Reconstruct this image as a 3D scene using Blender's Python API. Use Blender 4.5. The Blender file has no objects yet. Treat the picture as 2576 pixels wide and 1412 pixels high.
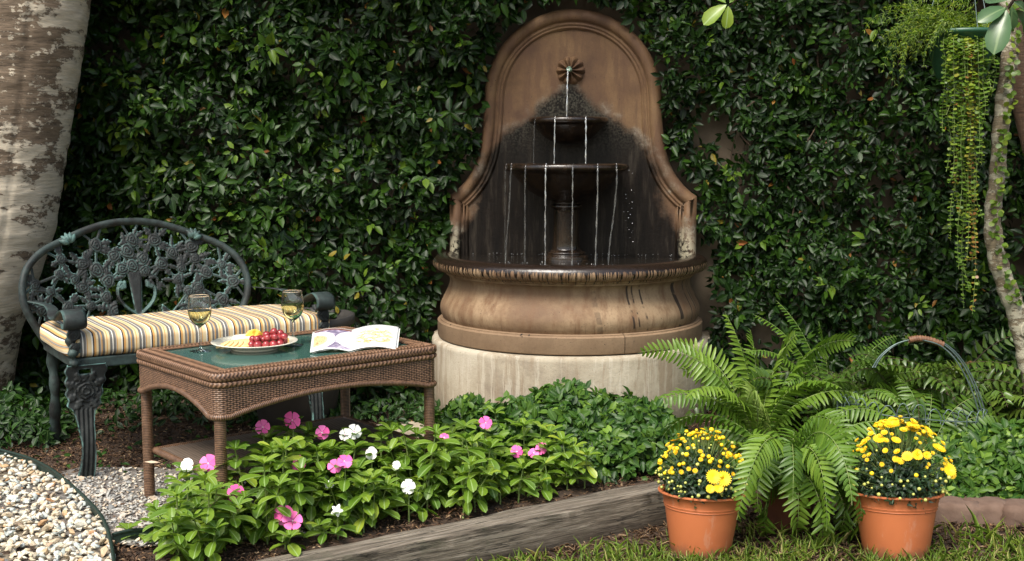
import bpy, bmesh, math, random
import numpy as np
from mathutils import Vector, Matrix
PI = math.pi
random.seed(7); rng = np.random.default_rng(7)
scene = bpy.context.scene
COL = scene.collection

# ---------------- camera, light, exposure ----------------
CAM_H = 1.09; PITCH = math.radians(6.21); FPX = 2950.0
cd = bpy.data.cameras.new('camera'); cam = bpy.data.objects.new('camera', cd); COL.objects.link(cam)
cd.sensor_width = 36; cd.lens = 36 * FPX / 2576; cd.clip_start = 0.05; cd.clip_end = 400
cam.location = (0, 0, CAM_H); cam.rotation_euler = (PI / 2 - PITCH, 0, 0)
scene.camera = cam
SUN_EL, SUN_AZ = math.radians(56), math.radians(207)      # azimuth clockwise from +Y (away from the viewer)
w = bpy.data.worlds.new('World'); scene.world = w; w.use_nodes = True
nt = w.node_tree; bg = nt.nodes['Background']; sk = nt.nodes.new('ShaderNodeTexSky')
sk.sky_type = 'NISHITA'; sk.sun_disc = False; sk.sun_elevation = SUN_EL; sk.sun_rotation = SUN_AZ
sk.air_density = 1.6; sk.dust_density = 4.0
nt.links.new(sk.outputs[0], bg.inputs[0]); bg.inputs[1].default_value = 0.066
sd = bpy.data.lights.new('sun', 'SUN'); sun = bpy.data.objects.new('sun', sd); COL.objects.link(sun)
sd.energy = 1.35; sd.angle = math.radians(24); sd.color = (1.0, 0.965, 0.90)
sdir = Vector((math.sin(SUN_AZ) * math.cos(SUN_EL), math.cos(SUN_AZ) * math.cos(SUN_EL), math.sin(SUN_EL)))
sun.rotation_euler = sdir.to_track_quat('Z', 'Y').to_euler(); sun.location = (-2, -4, 6)
scene.view_settings.view_transform = 'Standard'; scene.view_settings.look = 'None'
scene.view_settings.gamma = 1; scene.view_settings.use_curve_mapping = False
scene.view_settings.exposure = 1.75
scene.cycles.max_bounces = 7; scene.cycles.diffuse_bounces = 3; scene.cycles.glossy_bounces = 3
scene.cycles.transmission_bounces = 6; scene.cycles.transparent_max_bounces = 8
scene.cycles.use_denoising = True

# ---------------- survey helpers (2576 x 1412 photo grid to real ground points) ----------------
def ray(u, v):
    a, b = (u - 1288) / FPX, -(v - 706) / FPX
    c, s = math.cos(PITCH), math.sin(PITCH)
    return (a, c + b * s, -s + b * c)
def G(u, v, z=0.0):
    r = ray(u, v); t = (z - CAM_H) / r[2]
    return (r[0] * t, r[1] * t)
def D(u, v, Y):
    r = ray(u, v); t = Y / r[1]
    return Vector((r[0] * t, Y, CAM_H + r[2] * t))

# ---------------- materials ----------------
class NB:
    def __init__(s, name):
        s.m = bpy.data.materials.new(name); s.m.use_nodes = True
        s.t = s.m.node_tree; s.n = s.t.nodes; s.l = s.t.links
        s.p = s.n['Principled BSDF']
    def new(s, typ, ins=None, **kw):
        x = s.n.new(typ)
        for k, v in kw.items(): setattr(x, k, v)
        for k, v in (ins or {}).items():
            if hasattr(v, 'links') or isinstance(v, bpy.types.NodeSocket): s.l.new(v, x.inputs[k])
            else: x.inputs[k].default_value = v
        return x
    def set(s, **kw):
        for k, v in kw.items():
            k = k.replace('_', ' ')
            if isinstance(v, bpy.types.NodeSocket): s.l.new(v, s.p.inputs[k])
            else: s.p.inputs[k].default_value = v
    def obj(s): return s.new('ShaderNodeTexCoord').outputs['Object']
    def noise(s, vec, scale, detail=5, rough=.6, dist=0):
        return s.new('ShaderNodeTexNoise', {'Vector': vec, 'Scale': scale, 'Detail': detail, 'Roughness': rough, 'Distortion': dist}).outputs['Fac']
    def voro(s, vec, scale, feature='F1', out='Distance'):
        return s.new('ShaderNodeTexVoronoi', {'Vector': vec, 'Scale': scale}, feature=feature).outputs[out]
    def map(s, vec, scale=(1, 1, 1), loc=(0, 0, 0)):
        return s.new('ShaderNodeMapping', {'Vector': vec, 'Scale': scale, 'Location': loc}).outputs[0]
    def ramp(s, fac, stops, interp='LINEAR'):
        r = s.new('ShaderNodeValToRGB', {'Fac': fac}); e = r.color_ramp.elements; r.color_ramp.interpolation = interp
        while len(e) < len(stops): e.new(0.5)
        for i, (p, c) in enumerate(stops):
            e[i].position = p; e[i].color = (*c, 1) if isinstance(c, tuple) else (c, c, c, 1)
        return r.outputs[0]
    def mix(s, f, a, b, blend='MIX'):
        x = s.new('ShaderNodeMix', data_type='RGBA', blend_type=blend)
        for i, v in ((0, f), (6, a), (7, b)):
            if isinstance(v, bpy.types.NodeSocket): s.l.new(v, x.inputs[i])
            elif i: x.inputs[i].default_value = (*v, 1) if len(v) == 3 else v
            else: x.inputs[i].default_value = v
        return x.outputs[2]
    def math(s, op, a, b=0.0, c=None):
        x = s.new('ShaderNodeMath', operation=op)
        for i, v in enumerate((a, b) if c is None else (a, b, c)):
            if isinstance(v, bpy.types.NodeSocket): s.l.new(v, x.inputs[i])
            else: x.inputs[i].default_value = v
        return x.outputs[0]
    def step(s, x, lo, hi):
        return s.new('ShaderNodeMapRange', {'Value': x, 'From Min': lo, 'From Max': hi}, interpolation_type='SMOOTHSTEP').outputs[0]
    def bump(s, h, strength=.4, dist=.004, prev=None):
        b = s.new('ShaderNodeBump', {'Height': h, 'Strength': strength, 'Distance': dist})
        if prev is not None: s.l.new(prev, b.inputs['Normal'])
        s.l.new(b.outputs[0], s.p.inputs['Normal']); return b.outputs[0]
    def attr(s, name, typ='GEOMETRY'):
        return s.new('ShaderNodeAttribute', attribute_name=name, attribute_type=typ).outputs['Fac']
    def rand(s): return s.new('ShaderNodeObjectInfo').outputs['Random']

def leafmat(name, stops, rough=.35, trans=.2, rib=(.12, .22, .05), ribamt=.5, spec=.5):
    b = NB(name)
    tint = b.math('ADD', b.attr('tint'), b.attr('tint', 'OBJECT'))
    c = b.ramp(tint, stops)
    n = b.noise(b.new('ShaderNodeNewGeometry').outputs['Position'], 9, 2)
    c = b.mix(b.step(n, .3, .75), c, b.mix(1, c, (.7, .8, .6), 'MULTIPLY'))
    r = b.math('MULTIPLY', b.step(b.attr('rib'), .82, .97), ribamt)
    c = b.mix(r, c, rib)
    b.set(Base_Color=c, Roughness=rough, Specular_IOR_Level=spec)
    tr = b.new('ShaderNodeBsdfTranslucent', {'Color': b.mix(1, c, (1.3, 1.5, .5), 'MULTIPLY')})
    mx = b.new('ShaderNodeMixShader', {0: trans, 1: b.p.outputs[0], 2: tr.outputs[0]})
    b.l.new(mx.outputs[0], b.n['Material Output'].inputs[0])
    return b.m
M = {}
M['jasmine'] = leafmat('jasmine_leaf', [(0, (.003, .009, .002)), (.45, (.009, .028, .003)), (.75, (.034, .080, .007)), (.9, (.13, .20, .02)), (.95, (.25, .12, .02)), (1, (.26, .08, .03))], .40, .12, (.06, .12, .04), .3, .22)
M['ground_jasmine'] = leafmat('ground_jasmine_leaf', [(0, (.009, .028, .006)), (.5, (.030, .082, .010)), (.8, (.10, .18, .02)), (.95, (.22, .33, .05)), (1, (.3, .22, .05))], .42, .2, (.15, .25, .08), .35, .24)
M['vinca'] = leafmat('vinca_leaf', [(0, (.045, .11, .012)), (.5, (.125, .215, .020)), (.85, (.22, .31, .035)), (1, (.32, .38, .04))], .38, .22, (.30, .42, .16), .8)
M['fern'] = leafmat('fern_leaf', [(0, (.04, .09, .010)), (.5, (.11, .20, .02)), (.85, (.20, .30, .04)), (1, (.30, .38, .10))], .4, .25, (.15, .22, .05), .3)
M['darkfern'] = leafmat('holly_fern_leaf', [(0, (.03, .07, .01)), (.6, (.08, .14, .02)), (.9, (.15, .21, .03)), (1, (.18, .09, .04))], .35, .18, (.12, .18, .06), .4)
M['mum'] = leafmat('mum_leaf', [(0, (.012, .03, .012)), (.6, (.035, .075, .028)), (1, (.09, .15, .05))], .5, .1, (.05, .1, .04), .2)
M['lime'] = leafmat('lime_leaf', [(0, (.06, .12, .01)), (.6, (.18, .26, .02)), (.9, (.30, .34, .03)), (1, (.30, .12, .03))], .45, .3, (.3, .4, .08), .2)
M['jenny'] = leafmat('creeping_leaf', [(0, (.04, .09, .01)), (.6, (.12, .20, .02)), (.85, (.26, .30, .03)), (1, (.28, .12, .04))], .42, .3, (.3, .4, .08), .2)
M['grass'] = leafmat('grass_blade', [(0, (.08, .15, .015)), (.5, (.20, .29, .04)), (.8, (.34, .38, .08)), (1, (.50, .42, .20))], .5, .3, (.3, .4, .1), .2)
M['magnolia'] = leafmat('magnolia_leaf', [(0, (.03, .075, .03)), (1, (.07, .14, .05))], .3, .1, (.2, .28, .12), .6)

def simple(name, col, rough=.6, metallic=0, var=None, scale=20, bump=0, **kw):
    b = NB(name); c = col
    o = b.obj()
    if var: c = b.mix(b.step(b.noise(o, scale), .3, .7), col, var)
    b.set(Base_Color=c if isinstance(c, bpy.types.NodeSocket) else (*c, 1), Roughness=rough, Metallic=metallic, **kw)
    if bump: b.bump(b.noise(o, scale * 4), bump)
    return b.m
M['stem'] = simple('green_stem', (.12, .2, .05), .6, var=(.2, .24, .07))
M['paleb'] = simple('brown_stem', (.045, .028, .017), .85, var=(.10, .065, .04))

def mat_soil():
    b = NB('dark_soil'); o = b.obj()
    c = b.ramp(b.noise(o, 45, 8, .7), [(.3, (.018, .011, .007)), (.55, (.06, .035, .02)), (.75, (.16, .10, .06))])
    lawn = b.step(b.math('ADD', b.noise(o, 3, 3), 0), .45, .6)
    b.set(Base_Color=c, Roughness=.95); b.bump(b.noise(o, 60, 8, .7), .8, .012); return b.m
M['soil'] = mat_soil()

def mat_stone(name, stops, rough=.8):
    b = NB(name); o = b.obj()
    t = b.math('ADD', b.attr('tint'), b.attr('tint', 'OBJECT'))
    c = b.ramp(t, stops)
    n = b.noise(b.new('ShaderNodeNewGeometry').outputs['Position'], 90, 4)
    c = b.mix(b.step(n, .35, .8), c, b.mix(1, c, (.72, .66, .56), 'MULTIPLY'))
    b.set(Base_Color=c, Roughness=rough); b.bump(n, .5, .002); return b.m
M['pebble'] = mat_stone('pale_pebble', [(0, (.52, .43, .30)), (.25, (.66, .58, .44)), (.5, (.70, .66, .55)), (.66, (.45, .50, .48)), (.82, (.38, .42, .42)), (.91, (.52, .36, .20)), (.96, (.38, .20, .09)), (1, (.70, .66, .58))])
M['chips'] = mat_stone('grey_chip', [(0, (.22, .23, .23)), (.4, (.38, .38, .36)), (.7, (.55, .52, .46)), (.9, (.42, .32, .23)), (1, (.7, .6, .46))])
M['mulch'] = mat_stone('mulch_chip', [(0, (.035, .018, .010)), (.5, (.10, .052, .025)), (.8, (.20, .12, .06)), (1, (.42, .30, .18))], .9)

def mat_fount(kind):
    b = NB('cast_stone_' + kind); o = b.obj()
    sep = b.new('ShaderNodeSeparateXYZ', {0: o}); X, Y, Z = sep.outputs
    n1 = b.noise(o, 4.5, 5, .6); n2 = b.noise(b.map(o, (12, 12, 2.2)), 2.2, 6, .65); n3 = b.noise(o, 130, 3, .6)
    if kind == 'panel':
        c = b.ramp(n1, [(.36, (.085, .045, .024)), (.5, (.142, .079, .038)), (.64, (.185, .110, .052))])
        c = b.mix(b.math('MULTIPLY', b.step(n2, .44, .62), .7), c, (.10, .052, .028))
    elif kind == 'band':
        c = b.ramp(n1, [(.28, (.15, .092, .05)), (.6, (.235, .155, .09))])
        c = b.mix(b.step(n2, .5, .8), c, (.16, .105, .06))
    else:
        c = b.ramp(n1, [(.36, (.15, .088, .048)), (.5, (.235, .152, .084)), (.64, (.32, .222, .13))])
        c = b.mix(b.step(n2, .42, .72), c, (.155, .082, .04))
    # fine pitting
    c = b.mix(b.math('MULTIPLY', b.step(n3, .5, .75), .35), c, (.10, .05, .03))
    pit = b.step(b.voro(o, 60), .16, .07)
    pn = b.math('MULTIPLY', pit, b.step(b.noise(o, 11, 2), .52, .6))
    c = b.mix(b.math('MULTIPLY', pn, .8), c, (.03, .018, .012))
    rough = .75
    if kind == 'panel':
        # splash-wet zone: half width as a function of height (object z, metres above ground)
        wz = b.ramp(b.math('DIVIDE', b.math('SUBTRACT', Z, .60), .8), [(0, .90), (.14, .84), (.26, .70), (.40, .64), (.53, .62), (.64, .54), (.74, .40), (.83, .24), (.92, .13), (.965, .05), (1, 0)])
        wz = b.math('MULTIPLY', wz, .62)
        xs = b.math('ABSOLUTE', b.math('ADD', X, .012))
        e = b.math('ADD', b.math('SUBTRACT', wz, xs), b.math('MULTIPLY', b.math('SUBTRACT', b.noise(o, 9, 6, .7), .5), .16))
        e = b.math('SUBTRACT', e, b.step(Z, 1.375, 1.41)); wet = b.step(e, -.03, .04)
        gry = b.math('MULTIPLY', b.math('MULTIPLY', b.step(e, -.06, -.01), b.step(e, .05, .0)), .75)
        lowz = b.math('MULTIPLY', b.step(Z, 1.0, .93), b.math('MULTIPLY', b.step(e, -.13, -.04), b.step(e, .06, .0))); gry = b.math('MAXIMUM', gry, b.math('MULTIPLY', lowz, b.step(b.noise(o, 38, 5, .7), .42, .55)))
        lich = b.ramp(b.noise(o, 70, 5, .75), [(.35, (.09, .055, .035)), (.6, (.25, .22, .17)), (.75, (.40, .37, .28))])
        c = b.mix(b.math('MULTIPLY', gry, b.step(b.noise(o, 5, 3), .46, .6)), c, lich)
        wc = b.ramp(b.noise(b.map(o, (14, 14, 1.6)), 2.5, 6, .7), [(.36, (.003, .002, .0015)), (.52, (.008, .0055, .004)), (.66, (.030, .024, .018))])
        top = b.step(Z, 1.02, 1.3)
        wc = b.mix(b.math('MULTIPLY', top, b.step(b.noise(o, 120, 3), .42, .62)), wc, (.05, .046, .034))
        c = b.mix(wet, c, wc)
        # pale lime crust at the foot of both sides
        crust = b.math('MULTIPLY', b.step(b.math('ADD', xs, b.math('MULTIPLY', b.noise(o, 30, 4), .05)), .490, .512), b.step(b.math('ADD', Z, b.math('MULTIPLY', b.noise(o, 16, 3), .2)), .93, .78)); crust = b.math('MULTIPLY', crust, b.step(b.noise(o, 55, 5, .7), .40, .52))
        c = b.mix(b.math('MULTIPLY', crust, .75), c, (.42, .38, .27))
        rough = b.math('SUBTRACT', .75, b.math('MULTIPLY', wet, b.math('ADD', .22, b.math('MULTIPLY', b.noise(o, 40, 3), .25))))
        b.set(Specular_IOR_Level=b.math('SUBTRACT', .4, b.math('MULTIPLY', wet, .22)))
    if kind in ('rim', 'bowl', 'band'):
        ang = b.math('ARCTAN2', X, b.math('MULTIPLY', Y, -1))
        st = b.noise(b.new('ShaderNodeCombineXYZ', {0: b.math('MULTIPLY', ang, 1)}).outputs[0], 46, 3, .8)
        st2 = b.noise(b.new('ShaderNodeCombineXYZ', {0: b.math('MULTIPLY', ang, 1), 1: 3.3}).outputs[0], 9, 2, .6)
        if kind == 'rim':
            h = b.math('SUBTRACT', Z, .640)
            lim = b.math('MULTIPLY', b.step(st, .46, .58), .046)
            wet = b.step(b.math('ADD', h, b.math('ADD', lim, b.math('MULTIPLY', b.math('SUBTRACT', st, .5), .03))), -.001, .003)
            c = b.mix(wet, c, (.016, .010, .007))
            rough = b.math('SUBTRACT', .7, b.math('MULTIPLY', wet, .5))
        elif kind == 'bowl':
            wob = b.math('ADD', b.math('MULTIPLY', Z, .25), b.math('MULTIPLY', b.noise(o, 5, 2), .05))
            s3 = b.noise(b.new('ShaderNodeCombineXYZ', {0: b.math('ADD', ang, wob), 1: 7.7}).outputs[0], 16, 1, .5)
            line = b.math('MULTIPLY', b.step(s3, .60, .615), b.step(ang, .1, .5))
            line = b.math('MULTIPLY', line, b.step(b.noise(b.map(o, (3, 3, 9)), 3, 2), .4, .5))
            c = b.mix(b.math('MULTIPLY', b.step(b.math('ADD', Z, b.math('MULTIPLY', st2, .12)), .58, .66), .35), c, (.12, .07, .04))
            c = b.mix(b.math('MULTIPLY', line, .92), c, (.02, .011, .007))
            low = b.math('MULTIPLY', b.step(st, .60, .66), b.math('MULTIPLY', b.step(Z, .445, .425), b.step(b.noise(b.new('ShaderNodeCombineXYZ', {0: ang, 1: 5.5}).outputs[0], 11, 1), .5, .56)))
            c = b.mix(low, c, (.02, .012, .008))
        else:
            spot = b.math('MULTIPLY', b.step(b.noise(b.map(o, (1, 1, .5)), 26, 2), .70, .73), b.step(Z, .375, .392))
            c = b.mix(spot, c, (.02, .012, .008))
    if kind == 'wet':
        c = b.ramp(n2, [(.36, (.006, .004, .003)), (.64, (.028, .017, .010))]); rough = .2
        b.set(Coat_Weight=.4, Coat_Roughness=.06, Specular_IOR_Level=.3)
    b.set(Base_Color=c, Roughness=rough)
    h = b.math('ADD', b.math('MULTIPLY', b.noise(o, 70, 6, .7), .6), b.math('MULTIPLY', n2, .6))
    b.bump(h, .35 if kind != 'wet' else .5, .006)
    return b.m
for k in ('panel', 'rim', 'bowl', 'band', 'wet'): M['f_' + k] = mat_fount(k)

def mat_concrete():
    b = NB('stucco'); o = b.obj()
    c = b.ramp(b.noise(o, 3.2, 6, .65), [(.38, (.25, .205, .15)), (.5, (.35, .30, .22)), (.64, (.44, .39, .30))])
    c = b.mix(b.math('MULTIPLY', b.step(b.noise(b.map(o, (11, 11, 1.1)), 1.8, 6, .75), .48, .6), .65), c, (.25, .185, .12))
    c = b.mix(b.math('MULTIPLY', b.step(b.noise(b.map(o, (17, 17, 1.5)), 2.2, 4, .7), .54, .62), .5), c, (.50, .45, .36))
    zz = b.new('ShaderNodeSeparateXYZ', {0: o}).outputs[2]; c = b.mix(b.math('MULTIPLY', b.step(b.math('ADD', zz, b.math('MULTIPLY', b.noise(o, 7, 4), -.16)), .05, -.06), .6), c, (.09, .085, .05))
    c = b.mix(b.math('MULTIPLY', b.step(b.noise(o, 160, 3), .62, .7), .5), c, (.15, .11, .07))
    b.set(Base_Color=c, Roughness=.85); b.bump(b.noise(o, 60, 6, .7), .5, .005); return b.m
M['concrete'] = mat_concrete()
M['wall'] = simple('wall_stucco', (.15, .115, .078), .9, var=(.06, .046, .032), scale=3, bump=.6)

def mat_iron():
    b = NB('verdigris_iron'); o = b.obj()
    e = b.attr('edge'); n = b.noise(o, 35, 6, .7)
    c = b.mix(b.step(n, .35, .7), (.009, .0105, .0105), (.022, .026, .025))
    pt = b.new('ShaderNodeNewGeometry').outputs['Pointiness']
    k = b.math('MULTIPLY', b.math('ADD', b.math('MULTIPLY', e, .75), b.math('MULTIPLY', b.step(pt, .54, .64), .6)), b.step(b.noise(o, 14, 4), .36, .62))
    c = b.mix(b.math('MINIMUM', k, .85), c, (.15, .29, .265))
    b.set(Base_Color=c, Roughness=.62, Metallic=.0, Specular_IOR_Level=.35); b.bump(n, .4, .002); return b.m
M['iron'] = mat_iron()

def mat_stripe():
    b = NB('striped_canvas'); s = b.attr('stripe')
    f = b.math('FRACT', b.math('DIVIDE', s, .098))
    g, cr, wh, dk, orr, lg = (.13, .125, .115), (.66, .52, .30), (.78, .74, .64), (.022, .020, .022), (.58, .30, .085), (.40, .36, .30)
    seq = [(.0, dk), (.045, orr), (.11, cr), (.18, g), (.25, lg), (.275, orr), (.315, g), (.40, cr), (.455, orr), (.49, cr), (.57, g), (.655, wh), (.685, g), (.77, lg), (.80, orr), (.83, cr), (.955, wh)]
    c = b.ramp(f, seq, 'CONSTANT')
    o = b.obj(); b.set(Base_Color=b.mix(b.math('MULTIPLY', b.noise(o, 300, 2), .15), c, (.2, .18, .15)), Roughness=.9)
    b.bump(b.noise(o, 500, 2), .25, .001); return b.m
M['stripe'] = mat_stripe()

def mat_wicker():
    b = NB('brown_wicker'); o = b.obj()
    t = b.attr('weave')
    c = b.ramp(b.math('ADD', t, b.math('MULTIPLY', b.math('SUBTRACT', b.noise(o, 60, 3), .5), .6)), [(.15, (.016, .008, .005)), (.5, (.11, .058, .032)), (.85, (.27, .155, .092))])
    b.set(Base_Color=c, Roughness=.42); return b.m
M['wicker'] = mat_wicker()
b_ = NB('grey_wicker'); b_.set(Base_Color=b_.ramp(b_.attr('weave'), [(.1, (.03, .02, .014)), (.6, (.13, .095, .07)), (1, (.22, .17, .13))]), Roughness=.7); M['wicker_shelf'] = b_.m
b_ = NB('frosted_green_glass'); o_ = b_.obj()
b_.set(Base_Color=b_.mix(b_.noise(o_, 14, 4), (.035, .10, .085), (.07, .16, .135)), Roughness=.16, Coat_Weight=.6, Coat_Roughness=.08, Specular_IOR_Level=.7); M['glass_top'] = b_.m
M['glass'] = NB('clear_glass').m
p = M['glass'].node_tree.nodes['Principled BSDF']; p.inputs['Transmission Weight'].default_value = 1; p.inputs['Roughness'].default_value = .0; p.inputs['IOR'].default_value = 1.38; p.inputs['Base Color'].default_value = (1, 1, 1, 1)
M['wine'] = NB('white_wine').m
p = M['wine'].node_tree.nodes['Principled BSDF']; p.inputs['Transmission Weight'].default_value = 1; p.inputs['Roughness'].default_value = .0; p.inputs['IOR'].default_value = 1.14; p.inputs['Base Color'].default_value = (.88, .87, .42, 1)

def mat_stream():
    b = NB('falling_water')
    gl = b.new('ShaderNodeBsdfGlossy', {'Color': (1, 1, 1, 1), 'Roughness': .12})
    df = b.new('ShaderNodeBsdfDiffuse', {'Color': (.55, .57, .58, 1)})
    tr = b.new('ShaderNodeBsdfTransparent', {'Color': (.9, .9, .88, 1)})
    m1 = b.new('ShaderNodeMixShader', {0: .5, 1: gl.outputs[0], 2: df.outputs[0]})
    n = b.noise(b.map(b.obj(), (30, 30, 6)), 3, 3)
    m2 = b.new('ShaderNodeMixShader', {0: b.math('ADD', b.math('MULTIPLY', b.attr('fade', 'OBJECT'), 1), b.math('MULTIPLY', b.step(n, .35, .75), b.math('MULTIPLY', b.attr('fade', 'OBJECT'), .9))), 1: tr.outputs[0], 2: m1.outputs[0]})
    b.l.new(m2.outputs[0], b.n['Material Output'].inputs[0]); return b.m
M['stream'] = mat_stream()
b_ = NB('pool_water'); b_.set(Base_Color=(.012, .009, .006, 1), Roughness=.04, Specular_IOR_Level=.6)
b_.bump(b_.noise(b_.obj(), 28, 4), .35, .006); M['pool'] = b_.m

def mat_bark(name, dark, mid, pale, amt, sc):
    b = NB(name); o = b.obj()
    fib = b.noise(b.map(o, (3.5, 3.5, 34)), 3 * sc, 8, .8)
    c = b.ramp(fib, [(.38, dark), (.5, mid), (.64, tuple(x * 1.4 for x in mid))])
    big = b.noise(b.map(o, (1, 1, 2.4)), 4.2 * sc, 9, .74)
    sm = b.noise(b.map(o, (1, 1, 1.5)), 22 * sc, 4, .6)
    z = b.new('ShaderNodeSeparateXYZ', {0: o}).outputs[2]; x = b.new('ShaderNodeSeparateXYZ', {0: o}).outputs[0]
    bias = 0.0
    if name == 'palm_bark':
        bias = b.math('ADD', b.math('MULTIPLY', b.step(b.math('ADD', x, b.math('MULTIPLY', z, -.155)), .21, .28), .13), b.math('MULTIPLY', b.math('MULTIPLY', b.step(z, .20, .45), b.step(z, 1.12, .9)), .11))
    k = b.step(b.math('ADD', big, bias), amt, amt + .035)
    k2 = b.step(sm, .60, .63)
    c = b.mix(b.math('MAXIMUM', k, k2), c, b.ramp(b.noise(b.map(o, (3, 3, 30)), 5, 5), [(.3, tuple(v * .72 for v in pale)), (.65, pale)]))
    crack = b.step(b.noise(b.map(o, (4, 4, 60)), 1.4, 4, .7), .36, .30)
    c = b.mix(b.math('MULTIPLY', crack, .6), c, tuple(v * .4 for v in dark))
    b.set(Base_Color=c, Roughness=.85); b.bump(b.math('ADD', b.math('MULTIPLY', fib, .7), b.math('MULTIPLY', k, .3)), .9, .012); return b.m
M['palm'] = mat_bark('palm_bark', (.075, .054, .036), (.185, .135, .09), (.70, .61, .47), .512, 1.0)
M['bark'] = mat_bark('lichen_bark', (.09, .068, .04), (.20, .16, .10), (.50, .46, .34), .50, 2.6)
M['bark2'] = mat_bark('brown_bark', (.05, .03, .018), (.12, .07, .04), (.22, .17, .12), .66, 2.2)

def mat_timber():
    b = NB('weathered_timber'); o = b.obj()
    g = b.math('ADD', b.math('MULTIPLY', b.noise(b.map(o, (1.1, 26, 26)), 3, 6, .7, .3), .55), b.math('MULTIPLY', b.noise(b.map(o, (2.2, 90, 90)), 3, 6, .75), .45))
    c = b.ramp(g, [(.38, (.040, .030, .021)), (.49, (.15, .122, .09)), (.62, (.33, .285, .225))])
    c = b.mix(b.math('MULTIPLY', b.step(b.noise(o, 4, 5), .5, .72), .5), c, (.06, .045, .028))
    kn = b.step(b.voro(b.map(o, (2.2, 6, 6)), 1.6), .13, .02)
    c = b.mix(b.math('MULTIPLY', kn, .8), c, (.05, .032, .018))
    cr = b.noise(b.map(o, (.7, 34, 34), (3, 0, 0)), 1.5, 5, .62, .25); ck = b.math('MULTIPLY', b.step(b.math('ABSOLUTE', b.math('SUBTRACT', cr, .5)), .011, .003), b.step(b.noise(o, 3.5, 2), .42, .52))
    c = b.mix(b.math('MULTIPLY', ck, .9), c, (.02, .014, .009))
    zz = b.new('ShaderNodeSeparateXYZ', {0: o}).outputs[2]
    c = b.mix(b.math('MULTIPLY', b.step(b.math('ADD', zz, b.math('MULTIPLY', b.noise(o, 13, 5, .7), .05)), -.035, -.085), .8), c, (.05, .035, .022))
    c = b.mix(b.math('MULTIPLY', b.step(b.noise(o, 9, 6, .7), .55, .64), .35), c, (.10, .10, .06))
    b.set(Base_Color=c, Roughness=.88); b.bump(b.math('SUBTRACT', g, b.math('MULTIPLY', ck, .8)), 1.0, .008); return b.m
M['timber'] = mat_timber()
def mat_clay():
    b = NB('orange_plastic_pot'); o = b.obj()
    c = b.mix(b.step(b.noise(o, 7, 3), .4, .7), (.50, .150, .055), (.44, .128, .048))
    c = b.mix(b.math('MULTIPLY', b.step(b.noise(o, 30, 6, .7), .58, .72), .28), c, (.35, .22, .14))
    zz = b.new('ShaderNodeSeparateXYZ', {0: o}).outputs[2]
    c = b.mix(b.math('MULTIPLY', b.step(b.math('ADD', zz, b.math('MULTIPLY', b.noise(o, 22, 6, .75), -.06)), .012, -.022), .75), c, (.16, .085, .05))
    c = b.mix(b.math('MULTIPLY', b.step(b.noise(b.map(o, (1, 1, .25)), 34, 5, .7), .57, .66), .22), c, (.55, .36, .26))
    b.set(Base_Color=c, Roughness=b.math('ADD', .4, b.math('MULTIPLY', b.noise(o, 12, 5), .25))); return b.m
M['clay'] = mat_clay()
M['clay_dark'] = simple('old_clay', (.16, .05, .025), .8, var=(.10, .035, .02), scale=8)
M['edging'] = simple('green_black_edging', (.006, .018, .012), .5, var=(.010, .026, .018), scale=9)
M['planter'] = simple('charcoal_planter', (.028, .026, .025), .6, var=(.04, .036, .032), scale=12)
M['greenpot'] = simple('green_basket_pot', (.018, .075, .038), .4)
M['cream'] = simple('cream_ceramic', (.80, .75, .62), .2, Coat_Weight=.5)
M['brie'] = simple('brie_rind', (.80, .76, .62), .65, var=(.7, .64, .5), scale=40, bump=.2)
M['cracker'] = simple('cracker', (.68, .42, .16), .8, var=(.78, .55, .26), scale=60, bump=.3)
M['cheese'] = simple('yellow_cheese', (.75, .52, .16), .5, var=(.7, .45, .1), scale=30)
M['grape'] = simple('red_grape', (.20, .012, .018), .22, var=(.34, .045, .045), scale=50, Coat_Weight=.3)
M['orange'] = simple('yellow_orchid', (.80, .46, .03), .5, var=(.85, .6, .1), scale=60)
M['wire'] = simple('grey_green_wire', (.10, .145, .135), .45, .5, var=(.15, .20, .19), scale=30)
M['rattan'] = simple('brown_rattan', (.12, .055, .03), .6, var=(.2, .1, .05), scale=80)
M['white_petal'] = simple('white_petal', (.82, .82, .76), .6, Subsurface_Weight=0.0)
M['brick'] = simple('pinkish_stone', (.10, .058, .04), .95, var=(.17, .11, .08), scale=9, bump=.5)
M['footing'] = simple('pale_footing', (.42, .36, .27), .9, var=(.3, .25, .18), scale=14, bump=.4)
M['mint'] = simple('verdigris_spout', (.40, .62, .48), .5)
b_ = NB('pink_petal'); b_.set(Base_Color=b_.mix(b_.rand(), (.75, .075, .32), (.82, .16, .46)), Roughness=.55); M['pink_petal'] = b_.m
M['yellow'] = simple('yellow_petal', (.90, .66, .012), .6, var=(.86, .52, .008), scale=30)
M['yellow_dark'] = simple('amber_petal', (.84, .50, .01), .6, var=(.86, .58, .012), scale=30)
M['bud'] = simple('pale_bud', (.42, .46, .12), .6, var=(.6, .55, .1), scale=60)

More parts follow.
